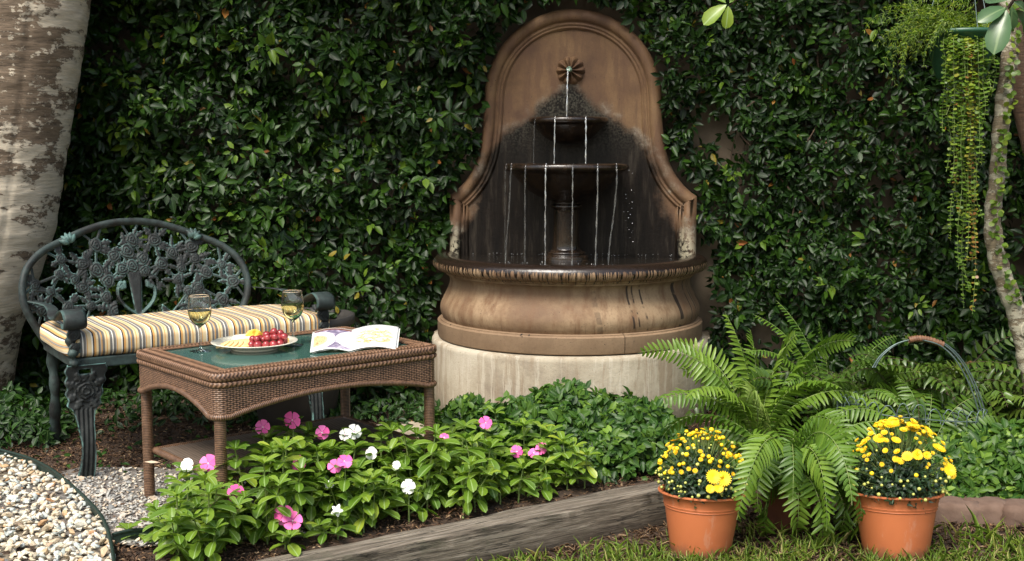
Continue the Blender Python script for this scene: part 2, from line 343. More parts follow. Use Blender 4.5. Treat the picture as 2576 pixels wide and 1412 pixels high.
def mat_magazine():
    b = NB('printed_page'); uv = b.new('ShaderNodeUVMap').outputs[0]
    s = b.new('ShaderNodeSeparateXYZ', {0: uv}); U, V = s.outputs[0], s.outputs[1]
    def disc(cu, cv, r, asp=1.9, soft=.01):
        d = b.math('SQRT', b.math('ADD', b.math('POWER', b.math('MULTIPLY', b.math('SUBTRACT', U, cu), asp), 2), b.math('POWER', b.math('SUBTRACT', V, cv), 2)))
        return b.step(d, r + soft, r - soft)
    food = b.ramp(b.noise(uv, 22, 5, .7), [(.36, (.20, .05, .03)), (.44, (.50, .30, .06)), (.5, (.80, .72, .50)), (.56, (.25, .28, .05)), (.64, (.70, .55, .5))])
    cloth = b.ramp(b.noise(b.map(uv, (4, 2, 1)), 2.2, 4, .5, 1.5), [(.4, (.17, .14, .22)), (.5, (.34, .29, .38)), (.6, (.5, .45, .54))])
    c = b.mix(b.step(V, .90, .93), cloth, (.25, .07, .03))
    c = b.mix(b.step(U, .45, .47), c, (.80, .79, .76))
    c = b.mix(b.math('MULTIPLY', b.step(U, .5, .4), disc(.06, .45, .42)), c, (.82, .80, .76))
    c = b.mix(disc(.05, .45, .27, soft=.05), c, food)
    c = b.mix(disc(.47, .5, .36, 1.9), c, (.84, .83, .80))
    c = b.mix(b.math('MULTIPLY', disc(.73, .5, .36, 1.5, .06), b.step(b.noise(uv, 13, 3), .42, .5)), c, food)
    c = b.mix(b.step(b.math('MINIMUM', b.math('MINIMUM', U, b.math('SUBTRACT', 1, U)), b.math('MINIMUM', V, b.math('SUBTRACT', 1, V))), .03, .025), c, (.84, .83, .80))
    b.set(Base_Color=c, Roughness=.3); return b.m
M['mag'] = mat_magazine()

# ---------------- mesh helpers ----------------
def link(o, parent=None):
    COL.objects.link(o)
    if parent is not None: o.parent = parent
    return o
def tag(o, label=None, cat=None, group=None, kind=None):
    if label: o['label'] = label
    if cat: o['category'] = cat
    if group: o['group'] = group
    if kind: o['kind'] = kind
    return o
def thing(name, label, cat, loc=(0, 0, 0), rz=0, group=None):
    o = bpy.data.objects.new(name, None); o.empty_display_size = .05; link(o)
    o.location = loc; o.rotation_euler = (0, 0, rz); return tag(o, label, cat, group)
def mesh(name, V, F, mat, parent=None, smooth=True, attrs=None, uvs=None):
    me = bpy.data.meshes.new(name)
    me.from_pydata([tuple(v) for v in V], [], [tuple(f) for f in F])
    if mat is not None: me.materials.append(mat)
    if smooth: me.polygons.foreach_set('use_smooth', [True] * len(me.polygons))
    for k, a in (attrs or {}).items():
        at = me.attributes.new(k, 'FLOAT', 'POINT'); at.data.foreach_set('value', np.asarray(a, dtype=np.float32))
    if uvs is not None:
        ul = me.uv_layers.new(name='UVMap'); li = np.empty(len(me.loops), dtype=np.int32); me.loops.foreach_get('vertex_index', li)
        ul.data.foreach_set('uv', np.asarray(uvs, dtype=np.float32)[li].ravel())
    me.update(); o = bpy.data.objects.new(name, me); return link(o, parent)
def grid_faces(nu, nv, cu=False, cv=False, off=0):
    F = []
    for i in range(nu if cu else nu - 1):
        for j in range(nv if cv else nv - 1):
            a = i * nv + j; b = ((i + 1) % nu) * nv + j
            c = ((i + 1) % nu) * nv + (j + 1) % nv; d = i * nv + (j + 1) % nv
            F.append((off + a, off + b, off + c, off + d))
    return F
class MB:
    def __init__(s): s.V = []; s.F = []; s.T = []
    def add(s, V, F, t=None):
        n = len(s.V); s.V += [tuple(v) for v in V]; s.F += [tuple(i + n for i in f) for f in F]
        s.T += [0.5 if t is None else t] * len(V); return s
    def box(s, c, d, rz=0, bev=0.0):
        c = Vector(c); R = Matrix.Rotation(rz, 3, 'Z'); bm = bmesh.new(); bmesh.ops.create_cube(bm, size=1)
        for v in bm.verts: v.co = Vector((v.co.x * d[0], v.co.y * d[1], v.co.z * d[2]))
        if bev: bmesh.ops.bevel(bm, geom=bm.edges[:], offset=bev, segments=2, affect='EDGES', profile=.5)
        bm.verts.ensure_lookup_table()
        s.add([R @ v.co + c for v in bm.verts], [[v.index for v in f.verts] for f in bm.faces]); bm.free(); return s
    def tube(s, P, r, n=8, closed=False, flat=1.0, t=None, caps=True):
        P = [Vector(p) for p in P]; k = len(P); R = r if hasattr(r, '__len__') else [r] * k
        V = []; up = None
        for i, p in enumerate(P):
            if closed: d = P[(i + 1) % k] - P[i - 1]
            else: d = P[min(i + 1, k - 1)] - P[max(i - 1, 0)]
            d = d.normalized() if d.length else Vector((0, 0, 1))
            if up is None:
                up = Vector((0, 0, 1)) if abs(d.z) < .9 else Vector((0, 1, 0))
            up = (up - d * up.dot(d)).normalized(); sd_ = d.cross(up)
            for j in range(n):
                a = 2 * PI * j / n
                V.append(p + (up * math.cos(a) * flat + sd_ * math.sin(a)) * R[i])
        F = grid_faces(k, n, closed, True)
        if caps and not closed: F += [tuple(range(n))[::-1], tuple((k - 1) * n + j for j in range(n))]
        return s.add(V, F, t)
    def lathe(s, prof, n=48, c=(0, 0, 0), a0=0, a1=2 * PI):
        full = abs(a1 - a0 - 2 * PI) < 1e-6; c = Vector(c); m = n if full else n + 1
        V = [c + Vector((r * math.cos(a0 + (a1 - a0) * i / n), r * math.sin(a0 + (a1 - a0) * i / n), z)) for i in range(m) for r, z in prof]
        return s.add(V, grid_faces(m, len(prof), full, False))
    def build(s, name, mat, parent=None, smooth=True, attrs=None, uvs=None):
        return mesh(name, s.V, s.F, mat, parent, smooth, attrs, uvs)
def catmull(P, k=6, closed=False):
    P = [Vector(p) for p in P]; n = len(P); out = []
    for i in range(n if closed else n - 1):
        g = (lambda q: P[q % n]) if closed else (lambda q: P[min(max(q, 0), n - 1)])
        p0, p1, p2, p3 = g(i - 1), g(i), g(i + 1), g(i + 2)
        for j in range(k):
            t = j / k
            out.append(.5 * ((2 * p1) + (p2 - p0) * t + (2 * p0 - 5 * p1 + 4 * p2 - p3) * t * t + (3 * p1 - p0 - 3 * p2 + p3) * t ** 3))
    if not closed: out.append(P[-1])
    return out
def smooth_auto(o, ang=35):
    me = o.data; me.polygons.foreach_set('use_smooth', [True] * len(me.polygons))
    bm = bmesh.new(); bm.from_mesh(me)
    for e in bm.edges:
        if len(e.link_faces) == 2 and e.calc_face_angle(0) > math.radians(ang): e.smooth = False
    bm.to_mesh(me); bm.free(); return o

# ---------------- foliage ----------------
def nrm(a): return a / np.maximum(np.linalg.norm(a, axis=-1, keepdims=True), 1e-9)
class Leaf:
    """unit leaf along +x; stations (t, width), folded about its midrib"""
    def __init__(s, st, fold=.18, curl=.15):
        V = [(0, 0, 0)]; rib = [1.0]
        for t, wd in st:
            z = -curl * t * t
            V += [(t, wd / 2, z + fold * wd / 2), (t, 0, z), (t, -wd / 2, z + fold * wd / 2)]; rib += [0, 1, 0]
        V.append((1, 0, -curl)); rib.append(1.0)
        F = [(0, 2, 1), (0, 3, 2)]; k = len(st)
        for i in range(k - 1):
            a = 1 + 3 * i; b = a + 3
            F += [(a, a + 1, b + 1), (a, b + 1, b), (a + 1, a + 2, b + 2), (a + 1, b + 2, b + 1)]
        a = 1 + 3 * (k - 1); T = len(V) - 1
        F += [(a, a + 1, T), (a + 1, a + 2, T)]
        s.V = np.array(V, dtype=np.float64); s.F = np.array(F, dtype=np.int32); s.rib = np.array(rib); s.cache = {}
    def mesh(s, name, mat):
        if (name, mat.name) not in s.cache:
            me = bpy.data.meshes.new(name); me.from_pydata(s.V.tolist(), [], s.F.tolist()); me.materials.append(mat)
            me.attributes.new('rib', 'FLOAT', 'POINT').data.foreach_set('value', s.rib.astype(np.float32))
            me.polygons.foreach_set('use_smooth', [True] * len(me.polygons)); me.update(); s.cache[(name, mat.name)] = me
        return s.cache[(name, mat.name)]
L_JAS = Leaf([(.3, .9), (.65, .85)], .25, .18)
L_VIN = Leaf([(.20, .50), (.48, .88), (.76, 1.0), (.93, .66)], .20, .26)
L_PIN = Leaf([(.12, .9), (.6, .8), (.88, .45)], .15, .3)
L_RND = Leaf([(.15, .75), (.5, 1.0), (.85, .7)], .12, .1)
L_THIN = Leaf([(.4, 1.0)], .3, .25)
L_GRASS = Leaf([(.35, 1.0), (.7, .75)], .3, .5)
L_HOLLY = Leaf([(.2, .95), (.5, .7)], .25, .3)
L_PET = Leaf([(.35, .45), (.72, .95), (.93, .7)], .05, .05)

def foliage(parent, P, Dv, N, L, W, tint, mat, leaf, singles=0, name='leaf', mass='foliage', rank=None):
    """leaves at P, midrib Dv, facing N; the `singles` best-ranked become child objects, the rest one mesh"""
    P = np.asarray(P, float); n = len(P)
    if n == 0: return
    Dv = nrm(np.asarray(Dv, float)); N = np.asarray(N, float)
    N = nrm(N - Dv * np.sum(N * Dv, 1, keepdims=True)); S = np.cross(N, Dv)
    L = np.broadcast_to(np.asarray(L, float), (n,)); W = np.broadcast_to(np.asarray(W, float), (n,)); tint = np.broadcast_to(np.asarray(tint, float), (n,))
    idx = np.arange(n)
    if singles:
        r = rank if rank is not None else rng.random(n)
        idx = np.argsort(-np.asarray(r)); one, rest = idx[:singles], idx[singles:]
        me = leaf.mesh(name, mat); pm = parent.matrix_world.inverted() if parent else Matrix()
        if parent: pm = (Matrix.Translation(parent.location) @ parent.rotation_euler.to_matrix().to_4x4()).inverted()
        for i in one:
            d, s_, nn = Dv[i] * L[i], S[i] * W[i], N[i] * L[i]
            m = Matrix(((d[0], s_[0], nn[0], P[i, 0]), (d[1], s_[1], nn[1], P[i, 1]), (d[2], s_[2], nn[2], P[i, 2]), (0, 0, 0, 1)))
            o = bpy.data.objects.new(name, me); o['tint'] = float(tint[i]); COL.objects.link(o)
            o.parent = parent; o.matrix_basis = pm @ m
        idx = rest
    if len(idx) == 0: return
    P, Dv, N, S, L, W, tint = P[idx], Dv[idx], N[idx], S[idx], L[idx], W[idx], tint[idx]; n = len(P)
    U = leaf.V; k = len(U); bend = rng.uniform(.3, 1.6, n)
    V = P[:, None] + Dv[:, None] * (U[None, :, 0] * L[:, None])[..., None] + S[:, None] * (U[None, :, 1] * W[:, None])[..., None] + N[:, None] * (U[None, :, 2] * L[:, None] * bend[:, None])[..., None]
    if parent is not None:
        c, s_ = math.cos(-parent.rotation_euler.z), math.sin(-parent.rotation_euler.z)
        V = V - np.array(parent.location); V = np.stack([V[..., 0] * c - V[..., 1] * s_, V[..., 0] * s_ + V[..., 1] * c, V[..., 2]], -1)
    F = (leaf.F[None] + (np.arange(n) * k)[:, None, None]).reshape(-1, 3)
    me = bpy.data.meshes.new(mass); nf = len(F)
    me.vertices.add(n * k); me.vertices.foreach_set('co', V.reshape(-1).astype(np.float32))
    me.loops.add(nf * 3); me.loops.foreach_set('vertex_index', F.reshape(-1).astype(np.int32))
    me.polygons.add(nf); me.polygons.foreach_set('loop_start', (np.arange(nf) * 3).astype(np.int32))
    me.polygons.foreach_set('use_smooth', np.ones(nf, bool)); me.materials.append(mat); me.update(calc_edges=True)
    me.attributes.new('rib', 'FLOAT', 'POINT').data.foreach_set('value', np.tile(leaf.rib, n).astype(np.float32))
    me.attributes.new('tint', 'FLOAT', 'POINT').data.foreach_set('value', np.repeat(tint, k).astype(np.float32))
    o = bpy.data.objects.new(mass, me); link(o, parent); o['kind'] = 'stuff'; return o
def perp(A):
    r = rng.normal(size=A.shape); r -= A * np.sum(r * A, 1, keepdims=True); return nrm(r)
def clusters(C, A, per, spread, tilt=(50, 100), droop=.2, stem=.0):
    """rosettes of leaves: centres C, axes A -> P, D, N"""
    n = len(C); C = np.repeat(C, per, 0); A = nrm(np.repeat(A, per, 0))
    q = perp(A); t = np.radians(rng.uniform(*tilt, n * per))[:, None]
    Dv = A * np.cos(t) + q * np.sin(t); N = A * np.sin(t) - q * np.cos(t)
    Dv[:, 2] -= droop * rng.random(n * per)
    P = C + q * spread * rng.random((n * per, 1)) + A * stem * (rng.random((n * per, 1)) - .7) + Dv * .004
    return P, Dv, N + rng.normal(size=N.shape) * .18
def fbm(x, y, sc, seed=0):
    r = np.random.default_rng(seed); v = 0
    for o in range(4):
        for _ in range(3):
            a = r.uniform(0, 2 * PI); f = sc * 2 ** o * r.uniform(.7, 1.3)
            v = v + np.sin((x * math.cos(a) + y * math.sin(a)) * f + r.uniform(0, 6.28)) / 2 ** o
    return v / 3.2

def pebble_template(seed):
    r = random.Random(seed); bm = bmesh.new(); bmesh.ops.create_icosphere(bm, subdivisions=1, radius=1)
    pl = [(Vector((r.uniform(-1, 1), r.uniform(-1, 1), r.uniform(-1, 1))).normalized(), r.uniform(.5, .8)) for _ in range(9)]
    for v in bm.verts:
        for n, d in pl:
            k = v.co.dot(n)
            if k > d: v.co -= n * (k - d)
        v.co.z *= r.uniform(.62, .72)
    V = np.array([v.co[:] for v in bm.verts]); bm.verts.ensure_lookup_table(); F = np.array([[v.index for v in f.verts] for f in bm.faces]); bm.free(); return V, F
PEB = [pebble_template(i) for i in range(8)]
def stones(parent, P, size, tint, mat, singles=0, flat=.7, name='stone', mass='gravel', rank=None, elong=1.5):
    n = len(P); R = []; 
    order = np.argsort(-(rank if rank is not None else rng.random(n)))
    for i in range(n):
        m = Matrix.Rotation(random.uniform(0, 6.28), 3, 'Z') @ Matrix.Rotation(random.gauss(0, .45), 3, 'X') @ Matrix.Rotation(random.gauss(0, .45), 3, 'Y')
        R.append(np.array(m) @ np.diag([size[i] * random.uniform(1, elong), size[i] * random.uniform(.7, 1), size[i] * flat * random.uniform(.7, 1.2)]))
    cache = {}
    for i in order[:singles]:
        k = int(i) % 8
        if k not in cache:
            me = bpy.data.meshes.new(name); me.from_pydata(PEB[k][0].tolist(), [], PEB[k][1].tolist()); me.materials.append(mat); cache[k] = me
        o = bpy.data.objects.new(name, cache[k]); o['tint'] = float(tint[i]); link(o, parent)
        m = Matrix(R[i].tolist()).to_4x4(); m.translation = Vector(P[i]); o.matrix_basis = m
    V = []; F = []; T = []; off = 0
    for i in order[singles:]:
        v, f = PEB[int(i) % 8]; V.append(v @ R[i].T + P[i]); F.append(f + off); off += len(v); T.append(np.full(len(v), tint[i]))
    if not V: return
    V = np.concatenate(V); F = np.concatenate(F); T = np.concatenate(T); me = bpy.data.meshes.new(mass); nf = len(F)
    me.vertices.add(len(V)); me.vertices.foreach_set('co', V.ravel().astype(np.float32)); me.loops.add(nf * 3); me.loops.foreach_set('vertex_index', F.ravel().astype(np.int32))
    me.polygons.add(nf); me.polygons.foreach_set('loop_start', (np.arange(nf) * 3).astype(np.int32)); me.materials.append(mat); me.update(calc_edges=True)
    me.attributes.new('tint', 'FLOAT', 'POINT').data.foreach_set('value', T.astype(np.float32))
    o = bpy.data.objects.new(mass, me); link(o, parent); o['kind'] = 'stuff'; return o
# ---------------- fountain frame: local x along the wall, local -y towards the viewer ----------------
FX, FY, FR = 0.251, 5.0, math.radians(-8)
cF, sF = math.cos(FR), math.sin(FR)
def FW(x, y, z=0.0): return (FX + x * cF - y * sF, FY + x * sF + y * cF, z)
def FWa(x, y, z): return np.stack([FX + x * cF - y * sF, FY + x * sF + y * cF, z], -1)
OUTWARD = np.array([sF, -cF, 0.0])

# ---------------- ground ----------------
TDIR = Vector((.836, .548, 0)).normalized(); TNRM = Vector((-TDIR.y, TDIR.x, 0))
tA = Vector((*G(1654, 1212, .005), 0))                       # back edge of the timber, right end
EDGE = [(-7.0, tA.y - (tA.x + 7) * TDIR.y / TDIR.x), (tA.x, tA.y), (tA.x + .25, 4.02), (1.25, 3.97), (1.6, 3.9), (7, 3.75)]
def edge_y(x):
    return np.interp(x, [e[0] for e in EDGE], [e[1] for e in EDGE])
def ground_z(x, y):
    x = np.asarray(x, float); y = np.asarray(y, float)
    up = np.clip((y - (edge_y(x) - .03)) / .03, 0, 1)
    return -.10 + .10 * up + .010 * fbm(x, y, 9, 3) - .004
xs = np.arange(-4, 4.01, .035); ys = np.arange(1.4, 6.0, .03)
Xg, Yg = np.meshgrid(xs, ys, indexing='ij'); Zg = ground_z(Xg, Yg) + rng.normal(size=Xg.shape) * .002
tag(mesh('garden_soil', np.stack([Xg, Yg, Zg], -1).reshape(-1, 3), grid_faces(len(xs), len(ys)), M['soil']), kind='structure')
tag(mesh('ground', [(-60, -60, -.16), (60, -60, -.16), (60, 60, -.16), (-60, 60, -.16)], [(0, 1, 2, 3)], M['soil']), kind='structure')

# ---------------- wall ----------------
wl = thing('garden_wall', 'tan stucco garden wall showing through the thinner vine right of the fountain', 'wall', FW(0, .14, 0), FR)
MB().box((0, .09, 1.6), (14, .18, 3.5)).build('wall_panel', M['wall'], wl, False)

# ---------------- fountain ----------------
ft = thing('wall_fountain', 'brown cast stone wall fountain with arched back, two dark wet bowls and round basin', 'fountain', (FX, FY, 0), FR)
half = [(.530, .60), (.530, .70), (.530, .80), (.530, .907), (.494, .934), (.456, .975), (.424, 1.026), (.398, 1.099), (.384, 1.196), (.379, 1.27)]
arc = [(.376 * math.cos(a), 1.318 + .374 * math.sin(a)) for a in np.linspace(0.02, PI / 2, 26)]
cur = [Vector((x, 0, z)) for x, z in half[:4]] + [p for p in catmull([(x, 0, z) for x, z in half[3:]] + [(.3765, 0, 1.33)], 5)][1:]
rt = [(p.x, p.z) for p in cur] + arc[1:]
outl = [(-x, z) for x, z in rt][:-1] + rt[::-1]
def inset(pl, d):
    out = []
    for i, p in enumerate(pl):
        a = Vector(pl[max(i - 1, 0)]); b = Vector(pl[min(i + 1, len(pl) - 1)]); c = Vector(p)
        e1 = (c - a).normalized() if (c - a).length > 1e-6 else (b - c).normalized(); e2 = (b - c).normalized() if (b - c).length > 1e-6 else e1
        n1 = Vector((e1.y, -e1.x)); n2 = Vector((e2.y, -e2.x)); m = (n1 + n2).normalized(); k = max(m.dot(n1), .5)
        out.append(c + m * (d / k))
    return out
prof = [(0, .11), (0, .022), (.003, .008), (.010, -.004), (.020, -.011), (.032, -.013), (.044, -.009), (.052, -.001), (.054, .006), (.060, .006), (.0625, .0015), (.067, .0015), (.0695, .007), (.074, .007), (.0765, .0035), (.080, .0035), (.083, .010), (.088, .014)]
V = []
for d, y in prof: V += [(q.x, y, q.y) for q in inset(outl, d)]
F = [(a, d, c, b) for a, b, c, d in grid_faces(len(prof), len(outl))]
inner = inset(outl, .088); n0 = (len(prof) - 1) * len(outl)
bp = mesh('back_panel', V, F, M['f_panel'], ft)
# the recessed field, gently uneven
gx = np.linspace(-1, 1, 60); gz = np.linspace(.60, 1.604, 90)
def hw_at(z, d=.088):
    P = inset(rt, -0.0); zz = [p.y for p in P]; xx = [p.x for p in P]
    return float(np.interp(z, zz, xx))
inR = [(q.x, q.y) for q in inner[len(outl) // 2:]][::-1]
def in_hw(z): return max(float(np.interp(z, [q[1] for q in inR], [q[0] for q in inR])) + .003, .001)
V = []
for z in gz:
    h = in_hw(z) if z < 1.603 else .004
    for x in gx: V.append((x * h, .0145 + .0015 * math.sin(x * h * 17 + z * 9), z))
mesh('recessed_panel', V, [(a, d, c, b) for a, b, c, d in grid_faces(len(gz), len(gx))][::1], M['f_panel'], ft)
# rosette
V = []; nr, na = 16, 120
for i in range(nr):
    r = i / (nr - 1)
    for j in range(na):
        a = 2 * PI * j / na; pet = abs(math.cos(5 * a)); lob = .86 + .14 * pet ** .5
        h = .030 * (1 - r ** 6) * (.15 + .85 * pet ** .8) + .006 * math.cos(20 * a) * r * (1 - r) * 2
        h += .008 * math.exp(-((r - .22) / .08) ** 2)
        V.append((-.006 + .062 * r * lob * math.cos(a), .0135 - max(h, .0005) if r < 1 else .016, 1.435 + .062 * r * lob * math.sin(a)))
mesh('rosette', V, [(a, d, c, b) for a, b, c, d in grid_faces(nr, na, False, True)], M['f_panel'], ft)
MB().tube([(-.006, -.005, 1.437), (-.007, -.04, 1.440), (-.008, -.062, 1.437)], [.010, .009, .009], 14).build('spout', M['mint'], ft)
def L(name, prof, mat, c, a0=0, a1=2 * PI, n=96, parent=ft, par=None):
    return MB().lathe(prof, n, c, a0, a1).build(name, mat, parent)
def dense(prof, k=4):
    P = catmull([(r, 0, z) for r, z in prof], k); return [(max(p.x, 0.0), p.z) for p in P]
ub, lb = (-.006, -.06, 0), (-.004, -.17, 0)
L('upper_bowl', dense([(0, 1.125), (.05, 1.130), (.10, 1.155), (.135, 1.19), (.148, 1.207), (.160, 1.211), (.167, 1.222), (.164, 1.233), (.155, 1.237), (.146, 1.232), (.135, 1.215), (0, 1.205)]), M['f_wet'], ub)
L('upper_pool', [(0, 1.2285), (.149, 1.2285)], M['pool'], ub)
L('lower_bowl', dense([(0, .885), (.055, .892), (.10, .905), (.16, .94), (.205, .985), (.228, 1.010), (.244, 1.016), (.256, 1.028), (.253, 1.042), (.242, 1.048), (.230, 1.042), (.215, 1.02), (0, 1.0)]), M['f_wet'], lb)
L('lower_pool', [(0, 1.038), (.233, 1.038)], M['pool'], lb)
L('pedestal', dense([(.10, .640), (.094, .655), (.092, .668), (.078, .672), (.080, .684), (.066, .690), (.058, .700), (.055, .74), (.053, .80), (.054, .858), (.062, .864), (.066, .872), (.062, .880), (.056, .884), (.064, .896), (.075, .902)], 3), M['f_wet'], lb, n=64)
bc = (0, -.05, 0); a0, a1 = PI - .12, 2 * PI + .12
L('basin_rim', dense([(.487, .57), (.488, .642), (.498, .658), (.520, .667), (.545, .666), (.566, .656), (.577, .640), (.577, .624), (.567, .611), (.548, .604), (.534, .602), (.533, .596), (.525, .594), (.523, .586)]), M['f_rim'], bc, a0, a1, 200)
L('basin_bowl', dense([(.523, .588), (.512, .578), (.507, .562), (.511, .538), (.524, .508), (.538, .482), (.547, .458), (.548, .438), (.543, .418), (.534, .402)]), M['f_bowl'], bc, a0, a1, 200)
sa = PI * 1.5 + math.radians(27.5)
bprof = [(.50, .403), (.546, .402), (.549, .400), (.549, .396), (.557, .394), (.560, .391), (.560, .333), (.557, .327), (.52, .325)]
for q0, q1 in ((a0, sa - .0022), (sa + .0022, a1)):
    o = L('base_band', bprof, M['f_band'], bc, q0, q1, 150); smooth_auto(o)
L('basin_pool', [(0, .653), (.30, .653), (.50, .653)], M['pool'], bc, PI, 2 * PI, 96)
# falling water
def stream(P, r, fade, parent=ft):
    o = MB().tube([p + Vector((random.gauss(0, .0005), random.gauss(0, .0005), 0)) for p in catmull(P, 9)], [r * .72 * (.78 + .30 * math.sin(i * 1.1 + P[0][0] * 90) + .18 * random.random()) for i in range((len(P) - 1) * 9 + 1)], 8).build('water_stream', M['stream'], parent); o['fade'] = fade; return o
stream([(-.008, -.066, 1.437), (-.008, -.080, 1.430), (-.009, -.087, 1.40), (-.010, -.092, 1.33), (-.011, -.096, 1.23)], .0055, .38)
for x, f, rr in ((-.040, .26, .0042), (.083, .34, .0050), (-.128, .03, .004)):
    y = -.06 - math.sqrt(.168 ** 2 - x * x); x -= .006
    stream([(x, y + .012, 1.236), (x, y - .003, 1.224), (x * 1.02, y - .009, 1.19), (x * 1.03, y - .014, 1.10), (x * 1.03, y - .016, 1.036)], rr, f)
for x, f, rr, b_ in ((-.236, .03, .0045, .0), (-.207, .06, .005, -.02), (-.141, .06, .005, .0), (-.057, .26, .0042, 0), (.048, .12, .0042, 0), (.142, .14, .0046, -.006), (.212, .07, .0055, -.03)):
    y = -.17 - math.sqrt(.257 ** 2 - x * x) ; x -= .004
    stream([(x, y + .012, 1.047), (x, y - .002, 1.032), (x * 1.01, y - .006, .99), (x * 1.01 + b_ * .3, y - .010, .86), (x * 1.01 + b_ * .8, y - .012, .74), (x * 1.01 + b_, y - .012, .652)], rr, f)
# splash beads where the water lands
mb = MB()
for _ in range(110):
    x = random.uniform(-.44, .44); t = random.random()
    c = (x, .008 - abs(random.gauss(0, .012)), .655 + abs(random.gauss(0, .005))) if t < .55 else (.226 + random.gauss(0, .012) + .03, -.25 + random.gauss(0, .01), random.uniform(.68, 1.03)) if t < .8 else (random.choice((-.236, -.207, -.141, -.057, .048, .142, .212)) + random.gauss(0, .02), -.40 + random.gauss(0, .03), .655)
    r = random.uniform(.0008, .002)
    mb.lathe([(0, -r), (r * .8, -r * .5), (r, 0), (r * .8, r * .5), (0, r)], 5, c)
o = mb.build('splash_drops', M['stream'], ft); o['kind'] = 'stuff'; o['fade'] = .8

pl = thing('fountain_plinth', 'plain round pale concrete plinth under the brown basin', 'plinth', (FX, FY, 0), FR)
o = MB().lathe([(.3, .322), (.575, .3205), (.583, .314), (.585, .300), (.585, .0), (.585, -.12)], 160, bc, a0, a1).build('drum', M['concrete'], pl); smooth_auto(o, 50)
MB().box((.0, .055, .09), (1.19, .16, .455), 0, .006).build('back_block', M['concrete'], pl, False)
fo = MB().box((0, 0, 0), (.62, .34, .06), 0, .02).build('footing_slab', M['footing'], None, False)
fo.location = (*G(985, 1100, 0), -.012); fo.rotation_euler = (0, 0, .4); tag(fo, 'low pale concrete slab in the ground behind the wicker table shelf', 'slab')

# ---------------- climbing jasmine on the wall ----------------
def plate_hw(z):
    z = np.asarray(z); zz = [p[1] for p in rt]; xx = [p[0] for p in rt]
    r = np.interp(z, zz, xx, left=.58); r = np.where(z > 1.69, -.3, r); return np.where(z < .67, .585, r)
def hedge(name, label, x0, x1, dens, size, thick, gap, seed, tshift=0.0):
    area = (x1 - x0) * 2.5; n = int(area * dens)
    x = rng.uniform(x0, x1, n); z = rng.uniform(-.02, 2.5, n)
    bul = thick * (1 + .55 * fbm(x, z, 5.5, seed) + .30 * fbm(x, z, 16, seed + 1)) + .10 * np.clip(.5 - z, 0, 1)
    dep = bul * (1 - .55 * rng.random(n) ** 1.6)
    keep = (fbm(x, z, 9, seed + 5) > gap) | (rng.random(n) < .18)
    lim = np.maximum(np.maximum(plate_hw(z), plate_hw(z - .03)), plate_hw(z - .055)) - .012 * rng.random(n) + .014
    keep &= (np.abs(x) > lim) 
    near = np.abs(x) - lim < .07; dep = np.where(near, np.minimum(dep, .15 + .05 * rng.random(n)), dep)
    # the panel's own foot and the basin stand clear
    rr = np.hypot(x, (.14 - dep) + .05); keep &= ~((z < .68) & (rr < .62))
    x, z, dep, bul = x[keep], z[keep], dep[keep], bul[keep]; n = len(x)
    C = FWa(x, .14 - dep, z)
    A = nrm(OUTWARD + np.array([0, 0, .45]) + rng.normal(size=(n, 3)) * .45)
    P, Dv, N = clusters(C, A, 6, .018, (45, 105), .45, .03)
    s = np.repeat(rng.uniform(.62, 1.38, n), 6) * rng.uniform(.7, 1.15, n * 6) * size
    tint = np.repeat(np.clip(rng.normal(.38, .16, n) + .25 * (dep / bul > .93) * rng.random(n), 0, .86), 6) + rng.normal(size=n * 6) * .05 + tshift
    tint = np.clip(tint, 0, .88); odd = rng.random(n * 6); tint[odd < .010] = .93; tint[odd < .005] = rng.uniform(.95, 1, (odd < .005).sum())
    t = thing(name, label, 'vine', FW((x0 + x1) / 2, .1, 0))
    foliage(t, P, Dv, N, s, s * rng.uniform(.42, .56, n * 6), tint, M['jasmine'], L_JAS, 290, rank=np.repeat(dep, 6) + rng.random(n * 6) * .05 + s)
    mb = MB()
    for _ in range(70):
        xx = random.uniform(x0, x1); z0 = random.uniform(0, 1.4)
        if abs(xx) < .62: continue
        dp = random.choice((.128, .128, .10, .04)); P_ = [Vector(FW(xx + random.gauss(0, .018) * k, dp - .02 * random.random(), z0 + .16 * k)) for k in range(6)]
        loc = Vector(t.location); mb.tube([p - loc for p in catmull(P_, 4)], random.uniform(.0015, .004), 5)
    o = mb.build('vine_stems', M['paleb'], t); o['kind'] = 'stuff'
    return t
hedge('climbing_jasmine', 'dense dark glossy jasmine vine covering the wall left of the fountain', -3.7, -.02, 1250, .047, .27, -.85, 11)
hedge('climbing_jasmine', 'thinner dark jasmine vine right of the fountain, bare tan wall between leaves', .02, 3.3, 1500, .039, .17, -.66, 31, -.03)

# ---------------- palm trunk at the left ----------------
pt = thing('palm_tree', 'thick leaning pale and brown palm trunk behind the bench at the left', 'tree', (-2.25, 4.85, -.03))
from mathutils import noise as mnoise
V = []; nz, na = 420, 150; cz = [-.1, .1, .37, .79, 1.68, 3.0]; ctr = [-.25, -.19, -.12, .032, .205, .44]; rad = [.33, .31, .295, .305, .315, .30]
for i in range(nz):
    z = -.05 + 3.0 * i / (nz - 1); cx = float(np.interp(z, cz, ctr)); r0 = float(np.interp(z, cz, rad))
    for j in range(na):
        a = 2 * PI * j / na
        r = r0 * (1 + .012 * math.sin(3 * a + z * 2)) + .004 * math.sin(z * 70 + 3 * math.sin(2 * a)) * .3
        da = (a - (-.75 - .1 * z)); da = (da + PI) % (2 * PI) - PI
        r -= .006 * math.exp(-(da / .03) ** 2); r += .0035 * float(mnoise.noise(Vector((3 * math.cos(a), 3 * math.sin(a), z * 14)))) + .002 * float(mnoise.noise(Vector((9 * math.cos(a), 9 * math.sin(a), z * 60))))
        V.append((cx + r * math.cos(a), .95 * r * math.sin(a), z))
mesh('trunk', V, grid_faces(nz, na, False, True) , M['palm'], pt)

